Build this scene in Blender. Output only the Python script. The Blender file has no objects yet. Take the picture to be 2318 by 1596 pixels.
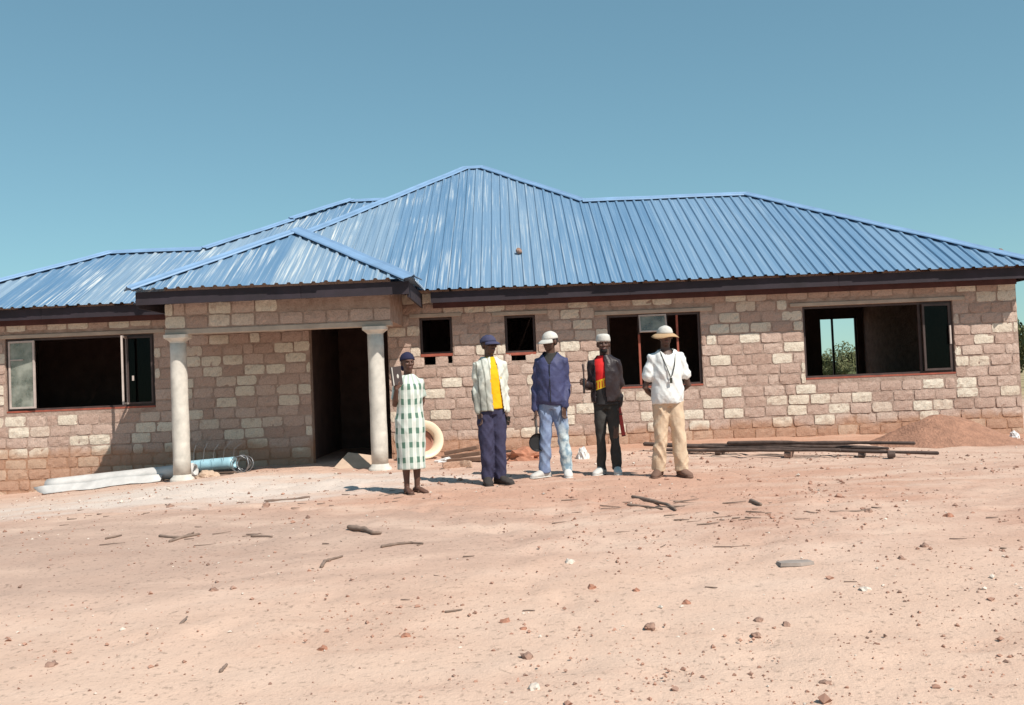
import bpy, bmesh, math, random
from mathutils import Vector, Matrix, noise
R = math.radians
random.seed(7)
SC = bpy.context.scene
COL = SC.collection

# ------------------------------------------------------------------ camera, sky, sun, exposure
FPX, W0, H0 = 2226.0, 2318.0, 1596.0            # focal length and picture size in the units used by at()
PITCH, ROLL, CAMZ = math.atan(67 / 2226.0), R(-2.4), 1.17
CAMM = Matrix.Translation((0, 0, CAMZ)) @ Matrix.Rotation(math.pi / 2 + PITCH, 4, 'X') @ Matrix.Rotation(ROLL, 4, 'Z')
cd = bpy.data.cameras.new('camera')
cd.sensor_width = 36.0
cd.lens = 36.0 * FPX / W0
cd.clip_start, cd.clip_end = 0.1, 3000
cam = bpy.data.objects.new('camera', cd)
COL.objects.link(cam)
cam.matrix_world = CAMM
SC.camera = cam

SUN = Vector((0.56, -0.62, 1.0)).normalized()   # towards the sun
EL = math.asin(SUN.z)
AZ = math.atan2(SUN.x, SUN.y)                    # clockwise from +Y
wd = bpy.data.worlds.new('World')
SC.world = wd
wd.use_nodes = True
wn, wl = wd.node_tree.nodes, wd.node_tree.links
sky = wn.new('ShaderNodeTexSky')
sky.sky_type = 'NISHITA'
sky.sun_disc = False
sky.sun_elevation = EL
sky.sun_rotation = AZ
sky.altitude = 900
sky.air_density = 1.0
sky.dust_density = 0.4
sky.ozone_density = 0.0
bg = wn['Background']
bg.inputs['Strength'].default_value = 0.077
tint = wn.new('ShaderNodeMix')                   # even tint over the whole sky: the print's teal cast
tint.data_type = 'RGBA'
tint.blend_type = 'MULTIPLY'
tint.inputs[0].default_value = 1.0
tint.inputs[7].default_value = (1.36, 2.08, 2.14, 1)
gam = wn.new('ShaderNodeGamma')                  # flatter gradient from zenith to horizon
gam.inputs[1].default_value = 0.62
wl.new(sky.outputs[0], gam.inputs[0])
wl.new(gam.outputs[0], tint.inputs[6])
wl.new(tint.outputs[2], bg.inputs['Color'])
sd = bpy.data.lights.new('sun', 'SUN')
sd.energy = 4.6
sd.angle = R(0.5)
sd.color = (1.0, 0.93, 0.84)
so = bpy.data.objects.new('sun', sd)
COL.objects.link(so)
so.rotation_euler = SUN.to_track_quat('Z', 'Y').to_euler()
so.location = (20, -15, 30)
vs = SC.view_settings
vs.view_transform = 'Standard'
vs.look = 'None'
vs.gamma = 1.0
vs.use_curve_mapping = False
vs.exposure = 0.3

# ------------------------------------------------------------------ helpers
def ray(px, py):
    d = Vector(((px - W0 / 2), -(py - H0 / 2), -FPX))
    return (CAMM.to_3x3() @ d).normalized()

def at(px, py, Y):
    d = ray(px, py)
    return Vector((0, 0, CAMZ)) + d * (Y / d.y)

def sm(a, b, x):
    t = max(0.0, min(1.0, (x - a) / (b - a)))
    return t * t * (3 - 2 * t)

def G(x, y, fine=True):
    z = -0.30 * (1 - sm(2.0, 9.5, y))
    z -= 0.07 * max(0.0, min(4.2, -4.0 - x)) * sm(6.0, 13.0, y)
    if y < 20:
        z += 0.10 * math.exp(-((y - 15.8) / 0.9) ** 2) * sm(-1.2, 0.6, x) * (1 - sm(5.0, 7.5, x))
    if fine:
        f = 1.0 / (1.0 + max(0, y - 18) * 0.05)
        z += f * (0.030 * noise.noise((x * 0.6, y * 0.6, 1.3)) + 0.018 * noise.noise((x * 2.3, y * 2.3, 4.1)) + 0.009 * noise.noise((x * 6, y * 6, 9.1)))
    return z

def on_ground(px, py):
    d = ray(px, py)
    t = 1.0
    p = Vector((0, 0, CAMZ))
    while t < 80:
        q = p + d * t
        if q.z <= G(q.x, q.y):
            return q
        t += 0.02
    return p + d * 80

def tag(o, label=None, cat=None, group=None, kind=None):
    if label: o['label'] = label
    if cat: o['category'] = cat
    if group: o['group'] = group
    if kind: o['kind'] = kind
    return o

def empty(name, loc=(0, 0, 0), rz=0.0, parent=None):
    o = bpy.data.objects.new(name, None)
    COL.objects.link(o)
    o.location = loc
    o.rotation_euler = (0, 0, rz)
    o.empty_display_size = 0.2
    if parent: o.parent = parent
    return o

def link(name, me, mat=None, parent=None, loc=(0, 0, 0), smooth=False):
    o = bpy.data.objects.new(name, me)
    COL.objects.link(o)
    o.location = loc
    if mat is not None and not me.materials: me.materials.append(mat)
    if parent: o.parent = parent
    if smooth:
        for p in me.polygons: p.use_smooth = True
    return o

def mesh(name, bm):
    me = bpy.data.meshes.new(name)
    bm.normal_update()
    bm.to_mesh(me)
    bm.free()
    return me

def obj(name, bm, mat=None, parent=None, loc=(0, 0, 0), smooth=False, recalc=True):
    if recalc: bmesh.ops.recalc_face_normals(bm, faces=bm.faces)
    return link(name, mesh(name, bm), mat, parent, loc, smooth)

def box(bm, x0, x1, y0, y1, z0, z1, M=None):
    vs_ = [bm.verts.new((x, y, z)) for x in (x0, x1) for y in (y0, y1) for z in (z0, z1)]
    for f in ((0, 1, 3, 2), (4, 6, 7, 5), (0, 4, 5, 1), (2, 3, 7, 6), (0, 2, 6, 4), (1, 5, 7, 3)):
        bm.faces.new([vs_[i] for i in f])
    if M is not None:
        for v in vs_: v.co = M @ v.co
    return vs_

def loft(bm, rings, seg=14, cap=True):
    """rings: (centre, ax, ay); closed by fans"""
    vv = []
    for c, ax, ay in rings:
        vv.append([bm.verts.new(c + ax * math.cos(2 * math.pi * i / seg) + ay * math.sin(2 * math.pi * i / seg)) for i in range(seg)])
    for a, b in zip(vv, vv[1:]):
        for i in range(seg):
            bm.faces.new((a[i], a[(i + 1) % seg], b[(i + 1) % seg], b[i]))
    if cap:
        bm.faces.new(vv[0][::-1])
        bm.faces.new(vv[-1])
    return vv

def tube(bm, pts, rads, seg=10, flat=1.0, ref=None, round_ends=True):
    pts = [Vector(p) for p in pts]
    if not isinstance(rads, (list, tuple)): rads = [rads] * len(pts)
    tg = []
    for i in range(len(pts)):
        a = pts[max(0, i - 1)]
        b = pts[min(len(pts) - 1, i + 1)]
        tg.append((b - a).normalized())
    rf = Vector(ref) if ref is not None else (Vector((0, 0, 1)) if abs(tg[0].z) < 0.9 else Vector((1, 0, 0)))
    rings = []
    def frame(t):
        ax = rf - t * rf.dot(t)
        if ax.length < 1e-4: ax = t.orthogonal()
        ax.normalize()
        return ax, t.cross(ax)
    if round_ends:
        ax, ay = frame(tg[0])
        for k, s in ((0.95, 0.3), (0.6, 0.8)):
            rings.append((pts[0] - tg[0] * rads[0] * k * 0.9, ax * rads[0] * s, ay * rads[0] * s * flat))
    for p, t, r in zip(pts, tg, rads):
        ax, ay = frame(t)
        rings.append((p, ax * r, ay * r * flat))
    if round_ends:
        ax, ay = frame(tg[-1])
        for k, s in ((0.6, 0.8), (0.95, 0.3)):
            rings.append((pts[-1] + tg[-1] * rads[-1] * k * 0.9, ax * rads[-1] * s, ay * rads[-1] * s * flat))
    loft(bm, rings, seg)

def ellipsoid(bm, c, rx, ry, rz, M=None, seg=16, rng=10):
    r = bmesh.ops.create_uvsphere(bm, u_segments=seg, v_segments=rng, radius=1.0)
    for v in r['verts']:
        v.co = Vector(c) + Vector((v.co.x * rx, v.co.y * ry, v.co.z * rz))
        if M is not None: v.co = M @ v.co
    return r['verts']

def remesh(bm, voxel, smooth=3, fac=0.5):
    bmesh.ops.recalc_face_normals(bm, faces=bm.faces)
    me = mesh('tmp', bm)
    o = bpy.data.objects.new('tmp', me)
    COL.objects.link(o)
    m = o.modifiers.new('r', 'REMESH')
    m.mode = 'VOXEL'
    m.voxel_size = voxel
    m.use_smooth_shade = True
    if smooth:
        s = o.modifiers.new('s', 'SMOOTH')
        s.iterations = smooth
        s.factor = fac
    dg = bpy.context.evaluated_depsgraph_get()
    ev = o.evaluated_get(dg)
    out = bpy.data.meshes.new_from_object(ev)
    bpy.data.objects.remove(o)
    bpy.data.meshes.remove(me)
    for p in out.polygons: p.use_smooth = True
    return out

# ------------------------------------------------------------------ materials
def nmat(name):
    m = bpy.data.materials.new(name)
    m.use_nodes = True
    nt = m.node_tree
    return m, nt.nodes, nt.links, nt.nodes['Principled BSDF']

def N(ns, t, **kw):
    n = ns.new(t)
    for k, v in kw.items():
        if k in n.inputs: n.inputs[k].default_value = v
        else: setattr(n, k, v)
    return n

def mixc(ns, ln, fac, a, b, mode='MIX'):
    n = ns.new('ShaderNodeMix')
    n.data_type = 'RGBA'
    n.blend_type = mode
    for i, v in ((0, fac), (6, a), (7, b)):
        if hasattr(v, 'is_linked') or hasattr(v, 'links'): ln.new(v, n.inputs[i])
        elif i == 0: n.inputs[0].default_value = v
        else: n.inputs[i].default_value = (*v, 1) if len(v) == 3 else v
    return n.outputs[2]

def ramp(ns, ln, src, stops):
    n = ns.new('ShaderNodeValToRGB')
    el = n.color_ramp.elements
    while len(el) > 1: el.remove(el[-1])
    el[0].position = stops[0][0]
    el[0].color = (*stops[0][1], 1) if not isinstance(stops[0][1], float) else (stops[0][1],) * 3 + (1,)
    for p, c in stops[1:]:
        e = el.new(p)
        e.color = (*c, 1) if not isinstance(c, float) else (c, c, c, 1)
    ln.new(src, n.inputs[0])
    return n.outputs[0]

def math_(ns, ln, op, a, b=None, clamp=False):
    n = ns.new('ShaderNodeMath')
    n.operation = op
    n.use_clamp = clamp
    for i, v in enumerate((a, b)):
        if v is None: continue
        if isinstance(v, (int, float)): n.inputs[i].default_value = v
        else: ln.new(v, n.inputs[i])
    return n.outputs[0]

def noise_(ns, ln, vec, scale, detail=4.0, rough=0.55):
    n = ns.new('ShaderNodeTexNoise')
    n.inputs['Scale'].default_value = scale
    n.inputs['Detail'].default_value = detail
    n.inputs['Roughness'].default_value = rough
    if vec is not None: ln.new(vec, n.inputs['Vector'])
    return n.outputs[0]

def bump(ns, ln, bs, h, strength=0.4, dist=0.01):
    b = ns.new('ShaderNodeBump')
    b.inputs['Strength'].default_value = strength
    b.inputs['Distance'].default_value = dist
    ln.new(h, b.inputs['Height'])
    ln.new(b.outputs[0], bs.inputs['Normal'])

def simple(name, col, rough=0.8, var=0.18, scale=8.0, bs_=0.2, bd=0.004, bscale=60.0, metal=0.0, spec=0.5):
    m, ns, ln, bs = nmat(name)
    tc = ns.new('ShaderNodeTexCoord').outputs['Object']
    nz = noise_(ns, ln, tc, scale)
    c = ramp(ns, ln, nz, ((0.3, tuple(x * (1 - var) for x in col)), (0.7, tuple(min(1, x * (1 + var)) for x in col))))
    ln.new(c, bs.inputs['Base Color'])
    bs.inputs['Roughness'].default_value = rough
    bs.inputs['Metallic'].default_value = metal
    bs.inputs['Specular IOR Level'].default_value = spec
    if bs_: bump(ns, ln, bs, noise_(ns, ln, tc, bscale), bs_, bd)
    return m

def ground_mat():
    m, ns, ln, bs = nmat('sandy_ground')
    pos = ns.new('ShaderNodeNewGeometry').outputs['Position']
    mp = N(ns, 'ShaderNodeMapping')
    mp.inputs['Scale'].default_value = (0.42, 1.0, 1.0)
    ln.new(pos, mp.inputs[0])
    v = mp.outputs[0]
    big = noise_(ns, ln, v, 0.42, 5, 0.6)
    mid = noise_(ns, ln, v, 1.9, 6, 0.62)
    fin = noise_(ns, ln, pos, 26, 4, 0.6)
    red, tan, pale = (0.44, 0.245, 0.180), (0.53, 0.355, 0.275), (0.60, 0.435, 0.35)
    c = ramp(ns, ln, big, ((0.30, red), (0.47, tan), (0.62, pale)))
    c2 = ramp(ns, ln, mid, ((0.34, (0.39, 0.215, 0.155)), (0.47, tan), (0.64, (0.62, 0.455, 0.36))))
    c = mixc(ns, ln, 0.6, c, c2)
    sx = N(ns, 'ShaderNodeSeparateXYZ')
    ln.new(pos, sx.inputs[0])
    wob = math_(ns, ln, 'MULTIPLY', math_(ns, ln, 'SUBTRACT', mid, 0.5), 5.0)
    def blob(cx, cy, rx, ry, soft=0.7):
        dx = math_(ns, ln, 'DIVIDE', math_(ns, ln, 'SUBTRACT', sx.outputs[0], cx), rx)
        dy = math_(ns, ln, 'DIVIDE', math_(ns, ln, 'SUBTRACT', sx.outputs[1], cy), ry)
        d = math_(ns, ln, 'ADD', math_(ns, ln, 'MULTIPLY', dx, dx), math_(ns, ln, 'MULTIPLY', dy, dy))
        d = math_(ns, ln, 'ADD', d, wob)
        return ramp(ns, ln, math_(ns, ln, 'MULTIPLY', d, 0.5), ((0.12, 1.0), (0.12 + soft, 0.0)))
    # trodden red earth where the people stand, cement dust before the porch, pale dry sand in the foreground
    c = mixc(ns, ln, math_(ns, ln, 'MULTIPLY', blob(0.8, 10.6, 3.4, 1.9), 0.85), c, (0.50, 0.295, 0.215))
    c = mixc(ns, ln, math_(ns, ln, 'MULTIPLY', blob(-4.0, 12.2, 3.2, 1.6), 0.9), c, (0.63, 0.54, 0.475))
    c = mixc(ns, ln, math_(ns, ln, 'MULTIPLY', blob(0.5, 4.4, 6.0, 2.2), 0.5), c, (0.61, 0.445, 0.345))
    c = mixc(ns, ln, math_(ns, ln, 'MULTIPLY', blob(-3.6, 8.0, 3.2, 1.7), 0.75), c, (0.43, 0.305, 0.245))
    c = mixc(ns, ln, math_(ns, ln, 'MULTIPLY', blob(5.0, 15.6, 6.0, 0.7), 0.7), c, (0.44, 0.235, 0.155))
    sp = ramp(ns, ln, fin, ((0.28, 0.55), (0.43, 1.0)))
    c = mixc(ns, ln, 1.0, c, sp, 'MULTIPLY')
    far = ramp(ns, ln, math_(ns, ln, 'MULTIPLY', sx.outputs[1], 0.01), ((0.26, 0.0), (0.36, 1.0)))
    dry = ramp(ns, ln, noise_(ns, ln, pos, 0.3, 6), ((0.35, (0.22, 0.19, 0.10)), (0.6, (0.42, 0.33, 0.20))))
    c = mixc(ns, ln, far, c, dry)
    ln.new(c, bs.inputs['Base Color'])
    bs.inputs['Roughness'].default_value = 0.95
    bs.inputs['Specular IOR Level'].default_value = 0.15
    h = math_(ns, ln, 'ADD', noise_(ns, ln, pos, 14, 6, 0.7), math_(ns, ln, 'MULTIPLY', noise_(ns, ln, pos, 70, 3), 0.35))
    bump(ns, ln, bs, h, 0.45, 0.03)
    return m

def block_mat(name='cement_block', porch=False):
    m, ns, ln, bs = nmat(name)
    tc = ns.new('ShaderNodeTexCoord').outputs['Object']
    pos = ns.new('ShaderNodeNewGeometry').outputs['Position']
    rnd = ns.new('ShaderNodeObjectInfo').outputs['Random']
    at_ = N(ns, 'ShaderNodeAttribute')
    at_.attribute_name = 'tint'
    r = math_(ns, ln, 'FRACT', math_(ns, ln, 'ADD', rnd, at_.outputs['Fac']))
    c = ramp(ns, ln, r, ((0.0, (0.68, 0.61, 0.51)), (0.30, (0.63, 0.54, 0.44)), (0.40, (0.53, 0.405, 0.340)), (0.58, (0.49, 0.36, 0.300)), (0.8, (0.46, 0.33, 0.272)), (1.0, (0.41, 0.285, 0.232))))
    n1 = noise_(ns, ln, pos, 9, 6, 0.65)
    c = mixc(ns, ln, 0.55, c, ramp(ns, ln, n1, ((0.3, (0.28, 0.185, 0.13)), (0.45, (0.42, 0.30, 0.22)), (0.7, (0.56, 0.45, 0.35)))), 'MIX') if porch else mixc(ns, ln, ramp(ns, ln, n1, ((0.30, 0.55), (0.46, 0.0))), c, (0.40, 0.285, 0.228))
    n2 = noise_(ns, ln, pos, 45, 3)
    c = mixc(ns, ln, 1.0, c, ramp(ns, ln, n2, ((0.25, 0.78), (0.6, 1.04))), 'MULTIPLY')
    sx = N(ns, 'ShaderNodeSeparateXYZ')
    ln.new(pos, sx.inputs[0])
    z = math_(ns, ln, 'ADD', sx.outputs[2], math_(ns, ln, 'MULTIPLY', noise_(ns, ln, pos, 1.6, 4), -0.55))
    spl = ramp(ns, ln, z, ((-0.05, 1.0), (0.12, 0.0)))       # red mud splashed up from the ground
    c = mixc(ns, ln, math_(ns, ln, 'MULTIPLY', spl, 0.65), c, (0.40, 0.215, 0.13))
    ln.new(c, bs.inputs['Base Color'])
    bs.inputs['Roughness'].default_value = 0.93
    bs.inputs['Specular IOR Level'].default_value = 0.15
    bump(ns, ln, bs, math_(ns, ln, 'ADD', n2, math_(ns, ln, 'MULTIPLY', n1, 1.6)), 0.6, 0.012)
    return m

def mortar_mat():
    m, ns, ln, bs = nmat('rough_mortar')
    pos = ns.new('ShaderNodeNewGeometry').outputs['Position']
    n1 = noise_(ns, ln, pos, 7, 6, 0.65)
    c = ramp(ns, ln, n1, ((0.3, (0.29, 0.20, 0.160)), (0.5, (0.385, 0.283, 0.233)), (0.7, (0.47, 0.355, 0.298))))
    sx = N(ns, 'ShaderNodeSeparateXYZ')
    ln.new(pos, sx.inputs[0])
    z = math_(ns, ln, 'ADD', sx.outputs[2], math_(ns, ln, 'MULTIPLY', noise_(ns, ln, pos, 1.6, 4), -0.55))
    c = mixc(ns, ln, math_(ns, ln, 'MULTIPLY', ramp(ns, ln, z, ((0.0, 1.0), (0.14, 0.0))), 0.8), c, (0.40, 0.215, 0.13))
    ln.new(c, bs.inputs['Base Color'])
    bs.inputs['Roughness'].default_value = 0.95
    bs.inputs['Specular IOR Level'].default_value = 0.1
    bump(ns, ln, bs, noise_(ns, ln, pos, 28, 5, 0.7), 0.9, 0.02)
    return m

def roof_mat(name='blue_roof_paint', dull=1.0):
    m, ns, ln, bs = nmat(name)
    uv = ns.new('ShaderNodeUVMap').outputs[0]
    pos = ns.new('ShaderNodeNewGeometry').outputs['Position']
    rnd = ns.new('ShaderNodeObjectInfo').outputs['Random']
    mp = N(ns, 'ShaderNodeMapping')
    mp.inputs['Scale'].default_value = (34.0, 0.55, 1.0)
    ln.new(uv, mp.inputs[0])
    st = noise_(ns, ln, mp.outputs[0], 1.0, 6, 0.62)
    pt = noise_(ns, ln, pos, 0.55, 4)
    base = ramp(ns, ln, rnd, ((0.0, (0.085, 0.18, 0.305)), (0.5, (0.115, 0.215, 0.34)), (1.0, (0.15, 0.25, 0.37))))
    c = mixc(ns, ln, ramp(ns, ln, st, ((0.36, 0.0), (0.7, 0.55))), base, (0.21, 0.325, 0.45))
    # chalky dust and sheen painted as pale streaks, thick round the porch and thinner elsewhere
    sx = N(ns, 'ShaderNodeSeparateXYZ')
    ln.new(pos, sx.inputs[0])
    side = ramp(ns, ln, math_(ns, ln, 'ADD', math_(ns, ln, 'MULTIPLY', sx.outputs[0], 0.08), 0.6), ((0.35, 1.0), (0.75, 0.12)))
    mk = math_(ns, ln, 'MULTIPLY', ramp(ns, ln, st, ((0.52, 0.0), (0.66, 1.0))), ramp(ns, ln, pt, ((0.40, 0.0), (0.54, 1.0))))
    whole = math_(ns, ln, 'MULTIPLY', math_(ns, ln, 'GREATER_THAN', math_(ns, ln, 'FRACT', math_(ns, ln, 'MULTIPLY', rnd, 7.31)), 0.72), ramp(ns, ln, st, ((0.3, 0.15), (0.7, 0.6))))
    c = mixc(ns, ln, math_(ns, ln, 'MULTIPLY', whole, math_(ns, ln, 'MULTIPLY', side, 0.75)), c, (0.36, 0.43, 0.47))
    c = mixc(ns, ln, math_(ns, ln, 'MULTIPLY', math_(ns, ln, 'MULTIPLY', mk, side), 1.0), c, (0.62, 0.63, 0.60))
    ln.new(c, bs.inputs['Base Color'])
    ln.new(ramp(ns, ln, st, ((0.3, 0.34), (0.7, 0.6))), bs.inputs['Roughness'])
    bs.inputs['Specular IOR Level'].default_value = 0.5
    bump(ns, ln, bs, noise_(ns, ln, pos, 3.0, 3), 0.15, 0.02)
    return m

def glass_mat(name, tint, fac=0.75, rough=0.02):
    m, ns, ln, bs = nmat(name)
    out = ns['Material Output']
    tr = N(ns, 'ShaderNodeBsdfTransparent')
    tr.inputs[0].default_value = (*tint, 1)
    gl = N(ns, 'ShaderNodeBsdfGlossy')
    gl.inputs['Roughness'].default_value = rough
    df = N(ns, 'ShaderNodeBsdfDiffuse')
    df.inputs[0].default_value = (0.5, 0.52, 0.45, 1)
    fr = N(ns, 'ShaderNodeFresnel', IOR=1.5)
    mx = N(ns, 'ShaderNodeMixShader')
    ln.new(math_(ns, ln, 'MULTIPLY', fr.outputs[0], 0.22 if fac > 0.9 else 1.6), mx.inputs[0])
    ln.new(tr.outputs[0], mx.inputs[1])
    ln.new(gl.outputs[0], mx.inputs[2])
    m2 = N(ns, 'ShaderNodeMixShader')
    tcd = ns.new('ShaderNodeTexCoord').outputs['Object']
    ln.new(ramp(ns, ln, noise_(ns, ln, tcd, 4.0, 4), ((0.35, (1 - fac) * 0.4), (0.65, (1 - fac) * 1.4))), m2.inputs[0])
    ln.new(mx.outputs[0], m2.inputs[1])
    ln.new(df.outputs[0], m2.inputs[2])
    ln.new(m2.outputs[0], out.inputs[0])
    return m

M = {}
M['ground'] = ground_mat()
M['block'] = block_mat()
M['mortar'] = mortar_mat()
M['roof'] = roof_mat()
M['cap'] = simple('ridge_cap_paint', (0.19, 0.31, 0.48), 0.4, 0.12, 3.0, 0.1)
M['fascia'] = simple('dark_fascia_timber', (0.022, 0.015, 0.022), 0.8, 0.3, 4.0, 0.3)
M['concrete'] = simple('column_cement', (0.58, 0.54, 0.48), 0.9, 0.20, 6.0, 0.7, 0.004, 40)
M['lintel'] = simple('lintel_cement', (0.42, 0.35, 0.29), 0.95, 0.15, 5.0, 0.6, 0.006, 30)
M['inner'] = simple('inner_wall', (0.14, 0.085, 0.07), 0.95, 0.25, 3.0, 0.4, 0.01, 20)  # raw block walls, colour darkened to keep the rooms dim
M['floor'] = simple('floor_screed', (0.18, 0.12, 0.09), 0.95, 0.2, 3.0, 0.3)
M['steel'] = simple('brown_steel', (0.055, 0.034, 0.030), 0.6, 0.3, 9.0, 0.1)
M['primer'] = simple('red_primer', (0.30, 0.075, 0.045), 0.7, 0.25, 9.0, 0.1)
M['paleframe'] = simple('pale_frame', (0.50, 0.42, 0.38), 0.6, 0.15, 9.0, 0.1)
M['glass'] = glass_mat('window_glass', (0.30, 0.31, 0.30), 1.0)
M['whitish'] = glass_mat('pale_reflection', (0.6, 0.62, 0.52), 0.55)  # greenish pane reflection put in as a patchy pale diffuse layer
M['plate'] = simple('maroon_timber', (0.075, 0.028, 0.028), 0.8, 0.25, 5.0, 0.3)
M['timber'] = simple('roof_timber', (0.16, 0.09, 0.06), 0.85, 0.3, 6.0, 0.3)

# ------------------------------------------------------------------ ground
def build_ground():
    def axis(parts):
        out = []
        for a, b, s in parts:
            n = max(1, int(round((b - a) / s)))
            out += [a + (b - a) * i / n for i in range(n)]
        out.append(parts[-1][1])
        return out
    xs = axis(((-900, -200, 175), (-200, -40, 20), (-40, -11, 1.5), (-11, 11, 0.07), (11, 40, 1.5), (40, 200, 20), (200, 900, 175)))
    ys = axis(((-150, -20, 20), (-20, 1.5, 1.5), (1.5, 16.2, 0.07), (16.2, 40, 1.2), (40, 200, 10), (200, 1500, 130)))
    verts = [(x, y, G(x, y)) for y in ys for x in xs]
    nx = len(xs)
    faces = [(j * nx + i, j * nx + i + 1, (j + 1) * nx + i + 1, (j + 1) * nx + i) for j in range(len(ys) - 1) for i in range(nx - 1)]
    rs = random.Random(17)
    walk = []
    for k in range(46):                                  # tracks of single footprints
        x, y, a = rs.uniform(-5, 6), rs.uniform(4.5, 13.5), rs.gauss(0, 1.2)
        for j in range(rs.randint(5, 14)):
            x += math.cos(a) * 0.55; y += math.sin(a) * 0.55 * 0.6; a += rs.gauss(0, 0.12)
            o = 0.09 if j % 2 else -0.09
            walk.append((x - math.sin(a) * o, y + math.cos(a) * o, a))
    ix0 = next(i for i, v in enumerate(xs) if v >= -11)
    iy0 = next(i for i, v in enumerate(ys) if v >= 1.5)
    for fx, fy, a in walk:
        ca, sa = math.cos(a), math.sin(a)
        dep = rs.uniform(0.010, 0.022)
        i0, j0 = int((fx + 11) / 0.07) + ix0, int((fy - 1.5) / 0.07) + iy0
        for j in range(j0 - 5, j0 + 6):
            for i in range(i0 - 5, i0 + 6):
                if not (0 <= i < nx and 0 <= j < len(ys)): continue
                vx, vy, vz = verts[j * nx + i]
                u = ((vx - fx) * ca + (vy - fy) * sa) / 0.16
                v = (-(vx - fx) * sa + (vy - fy) * ca) / 0.075
                q = u * u + v * v
                verts[j * nx + i] = (vx, vy, vz - dep * math.exp(-q * 0.9) + dep * 0.35 * math.exp(-(math.sqrt(q) - 1.6) ** 2 * 3))
    me = bpy.data.meshes.new('ground')
    me.from_pydata(verts, [], faces)
    o = link('ground', me, M['ground'], smooth=True)
    tag(o, 'bare sandy building plot, pink and beige with scattered stones', kind='structure')
build_ground()

# ------------------------------------------------------------------ house
YW, YE, ZE = 15.91, 15.40, CAMZ + 1.494          # wall face, eave edge, eave height
PF, PL = 0.53, 0.45                              # roof pitches
HOUSE = empty('house', (0, YW, 0))
tag(HOUSE, 'unfinished long cement block bungalow under a blue ribbed metal hip roof', 'house')
HP = Vector((0, YW, 0))

def hpart(name, bm, mat, smooth=False, parent=None, loc=None):
    """part of the house: bm in world coordinates, origin at its first vertex' box centre"""
    bm.verts.ensure_lookup_table()
    lo = Vector((min(v.co.x for v in bm.verts), min(v.co.y for v in bm.verts), min(v.co.z for v in bm.verts)))
    c = lo
    for v in bm.verts: v.co -= c
    pw = HP if parent is None else HP + parent.location
    return obj(name, bm, mat, HOUSE if parent is None else parent, c - pw, smooth)

def rect(x0, y0, x1, y1, Y=YW):
    """opening from picture corners on the wall plane: X0, X1, Z0, Z1"""
    ym, xm = (y0 + y1) / 2, (x0 + x1) / 2
    return [at(x0, ym, Y).x, at(x1, ym, Y).x, at(xm, y1, Y).z, at(xm, y0, Y).z]

WIN_L = rect(12, 761, 350, 929)
WIN_S1 = rect(950, 718, 1024, 807)
WIN_S2 = rect(1143, 713, 1213, 804)
WIN_M = rect(1377, 709, 1589, 877)
WIN_R = rect(1820, 687, 2161, 853)
DOOR = rect(704, 700, 882, 1080); DOOR[2] = -0.5; DOOR[3] = 2.22
HOLE1 = rect(960, 807, 986, 826); HOLE1[3] = WIN_S1[2]
HOLE2 = rect(1014, 807, 1024, 822); HOLE2[3] = WIN_S1[2]
HOLE3 = rect(1158, 804, 1190, 816); HOLE3[3] = WIN_S2[2]
OPEN = [WIN_L, WIN_S1, WIN_S2, WIN_M, WIN_R, DOOR, HOLE1, HOLE2, HOLE3]
XL, XR = -9.55, at(2308, 800, YW).x
ZT = 2.72

def wall_core(bm, x0, x1, y0, y1, z0, z1, opens):
    xs = sorted({x0, x1} | {v for o in opens for v in o[:2] if x0 < v < x1})
    for a, b in zip(xs, xs[1:]):
        m = (a + b) / 2
        cuts = sorted((max(z0, o[2]), min(z1, o[3])) for o in opens if o[0] < m < o[1])
        z = z0
        for c0, c1 in cuts:
            if c0 > z + 1e-4: box(bm, a, b, y0, y1, z, c0)
            z = max(z, c1)
        if z < z1 - 1e-4: box(bm, a, b, y0, y1, z, z1)

bm = bmesh.new()
wall_core(bm, XL, XR, YW + 0.010, YW + 0.20, -0.55, ZT, OPEN)
WALL = hpart('front_wall', bm, M['mortar'])

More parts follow.
